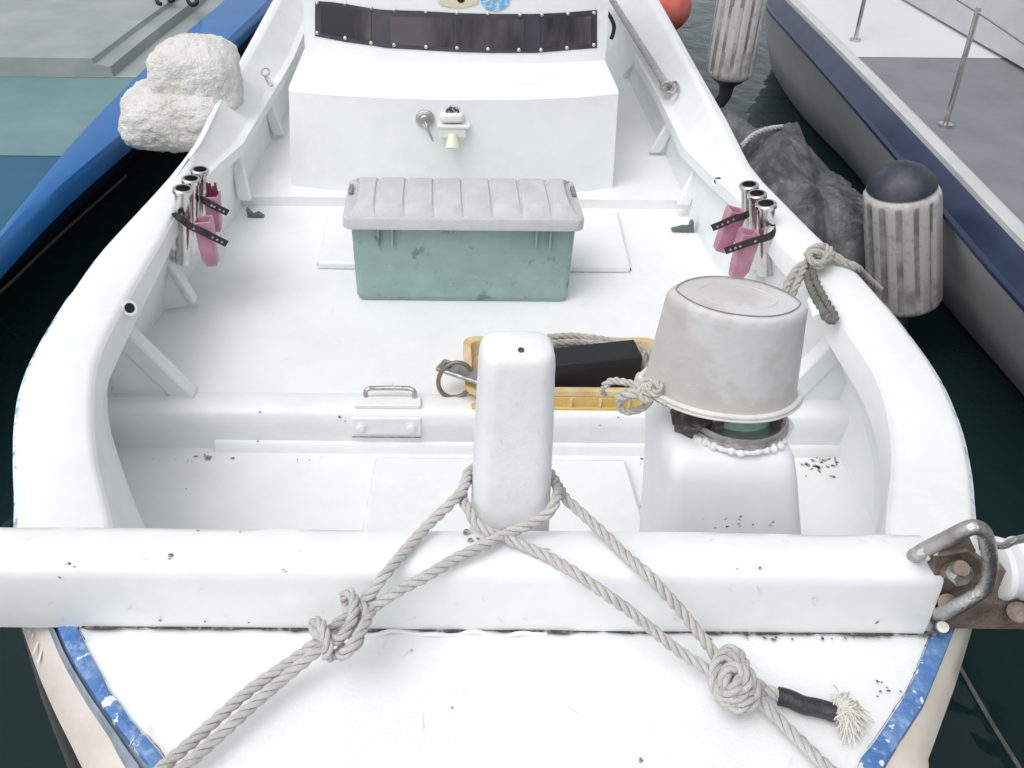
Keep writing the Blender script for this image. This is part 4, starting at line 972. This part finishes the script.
# inner deck: teal at the near end, grey-green sides further off
def deckgeo(y0, y1, xo, z, n=8):
    return grid([[Vector((smooth_at(up, y0+(y1-y0)*i/n, .2)-.012, y0+(y1-y0)*i/n, z)), Vector((xo, y0+(y1-y0)*i/n, z))] for i in range(n+1)])
part('deck', deckgeo(1.0, 4.15, -6, zbl-.034), mat('dark_teal_deck', (.006, .085, .155), .5, var=(.008, .10, .18), vscale=3), lbt, label='dark teal foredeck')
part('deck', deckgeo(4.15, 5.3, -6, zbl-.032), TEALD, lbt, label='grey teal side deck')
part('deck', deckgeo(5.3, 8.5, -6, zbl-.03), GREYGEL, lbt)
# pale coaming with a step line and painted characters near the top edge of the picture
cw = []
for y in [5.31+.2*i for i in range(17)]:
    xo = smooth_at(up, y, .2)-.17
    cw.append([Vector((xo, y, zbl-.03)), Vector((xo-.012, y, zbl+.03)), Vector((xo-.10, y, zbl+.045)), Vector((xo-.11, y, zbl+.075)), Vector((xo-.14, y, zbl+.08)), Vector((-6, y, zbl+.085))])
cw.insert(0, [Vector((p_.x, p_.y-.002, zbl-.05)) for p_ in cw[0]])
part('coaming', grid(cw), GREYGEL, lbt, angle=30, label='grey stepped coaming behind the blue gunwale')
def stroke(pts, r=.013): return tube([aty(x, y, 6.0) for x, y in pts], r, .006, 6)
for pl in ([(156, -2), (158, 3), (161, 4)], [(168, -4), (170, 1), (174, 0)], [(186, -6), (188, 1), (192, 5), (197, 3), (196, -3)]):
    xs_ = []
    for x, y in pl:
        yy = 6.0
        for _ in range(8):
            q = aty(x, y, yy); xo = smooth_at(up, min(q.y, 8), .2)-.17
            q2 = atz(x, y, zbl+.09) if True else q; yy = q2.y
        xs_.append(q2)
    part('lettering', tube(xs_, .014, .01, 6), HOLE, lbt, label='part of a black painted character')

# ------------------------------------------------------------------ styrofoam float wedged between the boats
fc = Vector((0, 0, 0))
yF = 4.05
c0 = aty(166, 122, yF); wx = (236-112)/2*(yF*1.13)/F
g = ico(1, 6); V = []
for v in g[0]:
    p_ = Vector(v); m_ = max(abs(p_.x), abs(p_.y), abs(p_.z))
    e = 4.2; k = (abs(p_.x)**e+abs(p_.y)**e+abs(p_.z)**e)**(-1/e); p_ = p_*k
    V.append(p_)
def foam_xf(V, sx, sy, sz, c, sc_, amp, cut=None):
    out = []
    for p_ in V:
        q = Vector((p_.x*sx, p_.y*sy, p_.z*sz)); n_ = p_.normalized()
        d = noise.fractal(q*5+Vector((sc_, 0, 0)), 1.0, 2.0, 4)*amp + noise.noise(q*42)*.006 + noise.noise(q*95)*.0035
        q += n_*d; out.append(q+c)
    return out
V2 = []
for v in g[0]:
    p_ = Vector(v); e = 2.9; k = (abs(p_.x)**e+abs(p_.y)**e+abs(p_.z)**e)**(-1/e); V2.append(p_*k)
lowf = foam_xf(V2, .262, .21, .150, aty(170, 124, yF)+Vector((0, .14, .0)), 1.3, .030)
upf = foam_xf(V2, .212, .20, .20, aty(184, 98, yF)+Vector((.0, .22, .01)), 7.7, .026)
fo = thing('foam_float', 'big rough lump of white styrofoam jammed between the two boats', 'float', aty(160, 150, yF))
part('lower_block', (lowf, g[1]), FOAM, fo, angle=80); part('upper_block', (upf, g[1]), FOAM, fo, angle=80)

# ------------------------------------------------------------------ boat on the right
rb = thing('moored_boat', 'pale grey hulled boat with a navy band moored on the right', 'boat', atz(960, 330, ZW))
WL = curve_xy([(766, 62), (807, 124), (877, 190), (930, 290), (1024, 388)], ZW)
TOPz = .30
NL = curve_xy([(761, 2), (800, 45), (850, 102), (898, 158), (985, 262), (1060, 350)], TOPz)
WL = [(-2, 2.75), (1.2, 2.42), (2.2, 2.34)]+[p_ for p_ in WL if p_[0] > 2.6]+[(7.6, WL[-1][1]+.32), (8.4, 3.6)]
NL = [(-2, 2.25), (1.0, 2.0)]+[p_ for p_ in NL if p_[0] > 1.4]+[(7.4, NL[-1][1]+.28), (8.4, 3.5)]
yr2 = [-2+.3*i for i in range(35)]
hs_, nb, dk, boot = [], [], [], []
for y in yr2:
    wl, n_ = smooth_at(WL, y, .35), smooth_at(NL, y, .35)
    zt_ = TOPz
    hs_.append([Vector((wl+.02, y, ZW+.0)), Vector((wl*.8+n_*.2, y, ZW+.06)), Vector((wl*.45+n_*.55, y, -.05)), Vector((n_+.02, y, zt_-.03)), Vector((n_, y, zt_))])
    boot.append([Vector((wl+.14, y, ZW-.3)), Vector((wl+.016, y, ZW-.01)), Vector((wl+.012, y, ZW+.012))])
    nb.append([Vector((n_-.002, y, zt_-.012)), Vector((n_-.02, y, zt_)), Vector((n_-.02, y, zt_+.015)), Vector((n_-.003, y, zt_+.022)), Vector((n_+.015, y, zt_+.05)), Vector((n_+.045, y, zt_+.095)), Vector((n_+.055, y, zt_+.105))])
    dk.append([Vector((n_+.053, y, zt_+.10)), Vector((n_+.055, y, zt_+.125)), Vector((n_+.085, y, zt_+.13)), Vector((n_+.115, y, zt_+.125)), Vector((n_+.14, y, zt_+.08))])
part('hull', grid(hs_), mat('white_hull_gelcoat', (.80, .80, .79), .35, var=(.68, .68, .66), vscale=3, bump=.05), rb, label='pale grey hull side')
part('boot_stripe', grid(boot), ANTIF, rb)
part('navy_band', grid(nb), BNAVY, rb, label='navy blue band below the rail', angle=30)
part('toe_rail', grid(dk), mat('pale_rail', (.55, .56, .55), .4, var=(.48, .49, .48)), rb)
part('deck', grid([[Vector((smooth_at(NL, y, .35)+.135, y, TOPz+.10)), Vector((6, y, TOPz+.10))] for y in yr2 if y < 5.3]), DECKG, rb, label='dark grey side deck')
part('deck', grid([[Vector((smooth_at(NL, y, .35)+.135, y, TOPz+.102)), Vector((6, y, TOPz+.102))] for y in yr2 if y > 4.6]), HULLG, rb, label='pale grey foredeck')
# low deckhouse: pale top; plus an unseen dark screen added to darken the water
ch_ = [[Vector((3.0+dx, y, z)) for dx, z in ((0, .42), (.03, .80), (.10, .86), (2.5, .90))] for y in (-2, 2.9, 5.0, 7.0)]
part('deckhouse', grid(ch_), mat('pale_deckhouse', (.50, .51, .51), .45, var=(.44, .45, .46)), rb, angle=30)
part('reflection_screen', box(3.3, 3.36, -2.0, 2.6, .86, 2.3), REFLSCREEN, rb, bevel=.02, label='unseen dark grey screen added to darken the water reflections')
c_ = None
q = atz(971, 293, 0)
for z in (-.05,):
    q = atz(971, 293, z)
part('vent_hole', cyl(q+Vector((.02, 0, 0)), q-Vector((.006, 0, .002)), .028, n=18), HOLE, rb)

for y in (2.6, 3.9, 5.2, 6.4):
    n_ = smooth_at(NL, y, .35)+.22
    st_ = part('stanchion', cyl((n_, y, TOPz+.10), (n_, y, TOPz+.62), .011, n=12), STEEL, rb)
    part('stanchion_foot', cyl((n_, y, TOPz+.10), (n_, y, TOPz+.115), .03, n=16), STEEL, st_)
part('rail_wire', tube([(smooth_at(NL, y, .35)+.22, y, TOPz+.60) for y in (1.0, 2.6, 3.9, 5.2, 6.4)], .005, .05, 6), STEEL, rb)
# ------------------------------------------------------------------ fenders
def fender(pxc, pyt, pyb, wpx, y, label, tilt_px, dark_top, nrib=14):
    top, bot = aty(pxc+tilt_px/2, pyt, y), aty(pxc-tilt_px/2, pyb, y)
    rad = wpx/2*(aty(pxc, (pyt+pyb)/2, y)-CAMP).length/F*.98
    o = thing('boat_fender', label, 'fender', bot, 'ribbed fenders hanging between the boats')
    ax = (top-bot).normalized(); L = (top-bot).length
    M = frame(bot, ax)
    rings = []; N = nrib*8
    for t, k, rb_ in ((0, .05, 0), (0.004, .45, 0), (.015, .70, 0), (.035, .88, 0), (.06, .97, .2), (.09, 1, .9), (.3, 1, 1), (.7, 1, 1), (.90, 1, .9), (.93, .985, .2), (.955, .93, 0), (.98, .80, 0), (1.0, .62, 0)):
        rings.append([M @ Vector((math.cos(2*math.pi*i/N), math.sin(2*math.pi*i/N), 0))*1 if False else M @ Vector((rad*k*(1-.07*rb_*max(0, math.cos(2*math.pi*i/8))**.5)*math.cos(2*math.pi*i/N), rad*k*(1-.07*rb_*max(0, math.cos(2*math.pi*i/8))**.5)*math.sin(2*math.pi*i/N), t*L)) for i in range(N)])
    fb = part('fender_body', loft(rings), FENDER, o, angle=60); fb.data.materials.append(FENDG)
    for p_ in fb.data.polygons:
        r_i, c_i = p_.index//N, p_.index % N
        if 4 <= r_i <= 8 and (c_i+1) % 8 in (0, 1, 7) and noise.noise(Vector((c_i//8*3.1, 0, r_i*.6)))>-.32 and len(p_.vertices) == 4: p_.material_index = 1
    if dark_top:
        part('fender_cap', cyl(top-ax*.01, top+ax*.09, rad, n=40, prof=[(0, rad*.90), (.3, rad*.84), (.6, rad*.66), (.85, rad*.38), (1, rad*.15)]), FENDBLK, o)
    return o, bot, ax, rad
f1, b1_, a1_, r1_ = fender(903, 184, 304, 64, 3.25, 'fat ribbed grey fender with a navy top hanging on the pale grey hull', -3, True)
f2, b2_, a2_, r2_ = fender(738, -32, 79, 45, 4.9, 'slimmer ribbed grey fender with a black tail at the far bow', 20, False)
part('fender_tail', cyl(b2_+a2_*.03, b2_-a2_*.10, r2_*.8, n=20, prof=[(0, r2_*.86), (.25, r2_*.66), (.5, r2_*.32), (1, r2_*.26)]), FENDBLK, f2)
part('fender_rope', tube([b2_-a2_*.09, b2_-a2_*.16+Vector((-.03, 0, -.02)), b2_-a2_*.26+Vector((.03, -.03, -.02)), b2_-a2_*.36+Vector((.02, -.05, 0))], .032, .02, 10), mat('dark_green_rope', (.012, .03, .026), .7, bump=.5), f2)

# buoy beyond the right gunwale
c = atz(664, 6, .20); g = ico(1, 4)
rbu = .19
by_ = thing('buoy', 'round faded orange buoy floating beyond the right gunwale', 'buoy', c-Vector((0, 0, rbu)))
part('float_ball', ([v*rbu+c for v in g[0]], g[1]), ORANGE, by_, angle=80)
part('eye', cyl(c+Vector((0, 0, rbu*.95)), c+Vector((0, 0, rbu+.06)), .03, .02, n=14), BLACK, by_)

# ------------------------------------------------------------------ dark tarpaulin bundle between the boats
bm_n = 90
xs0, xs1 = 1.20, 1.92; ys0, ys1 = 3.35, 4.75
rows_ = []
def tarp_h(u, v):
    x = xs0+(xs1-xs0)*u; y = ys0+(ys1-ys0)*v
    p_ = Vector((x*1.8, y*1.6, 0))
    h = .30*math.sin(math.pi*min(1, max(0, u*.85+.12)))**.7*(.50+.50*math.sin(math.pi*min(1, v*.9+.12)))
    # a few broad folds running across the sheet
    f1_ = abs(((x*1.0-y*.55+.35*noise.noise(Vector((x*1.5, y*1.5, 4))))*2.1) % 1.0-.5)*2
    f2_ = abs(((x*.5+y*.8+.3*noise.noise(Vector((x*1.3, y*1.7, 9))))*1.7) % 1.0-.5)*2
    h += .10*f1_-.05+.07*f2_-.03
    h += .012*(1-abs(noise.noise(p_*9))*4)*.5+.006*noise.noise(p_*24)
    return h
for j in range(bm_n+1):
    v = j/bm_n; row = []
    for i in range(bm_n+1):
        u = i/bm_n; h = tarp_h(u, v)
        ed = min(u, 1-u, v, 1-v)*7
        z = ZW+.02+(h+.33)*min(1, ed)**.5
        wig = Vector((noise.noise(Vector((u*6, v*6, 2)))*.05, noise.noise(Vector((u*6, v*6, 5)))*.06, 0))
        ang = 0
        row.append(Vector((xs0+(xs1-xs0)*u+ (v-.5)*-.18, ys0+(ys1-ys0)*v, z))+wig)
    rows_.append(row)
tarp = thing('tarpaulin', 'crumpled dusty black tarpaulin bundle lying between the two hulls', 'tarpaulin', (1.6, 3.9, ZW))
part('tarp_sheet', grid(rows_), TARP, tarp, angle=70)
part('tie_cord', rope([atz(742, 146, .30), atz(752, 136, .32), atz(765, 130, .33), atz(782, 127, .32), atz(790, 128, .28)], .012), mat('grey_cord', (.42, .42, .42), .9, bump=.4), tarp)

# thin lines trailing in the water
part('trailing_line', tube([atz(958, 664, ZW+.004), atz(985, 712, ZW+.004), atz(1024, 775, ZW+.004), atz(1050, 812, ZW+.004)], .006, .03, 6), ROPED, None, cat='line', label='thin brown line afloat on the dark water at lower right')
part('trailing_line', tube([atz(-30, 312, ZW+.004), atz(0, 292, ZW+.004), atz(63, 232, ZW+.004), atz(126, 176, ZW+.004)], .007, .03, 6), mat('brown_line', (.16, .12, .09), .8), None, cat='line', label='thin brown line afloat below the blue gunwale on the left')
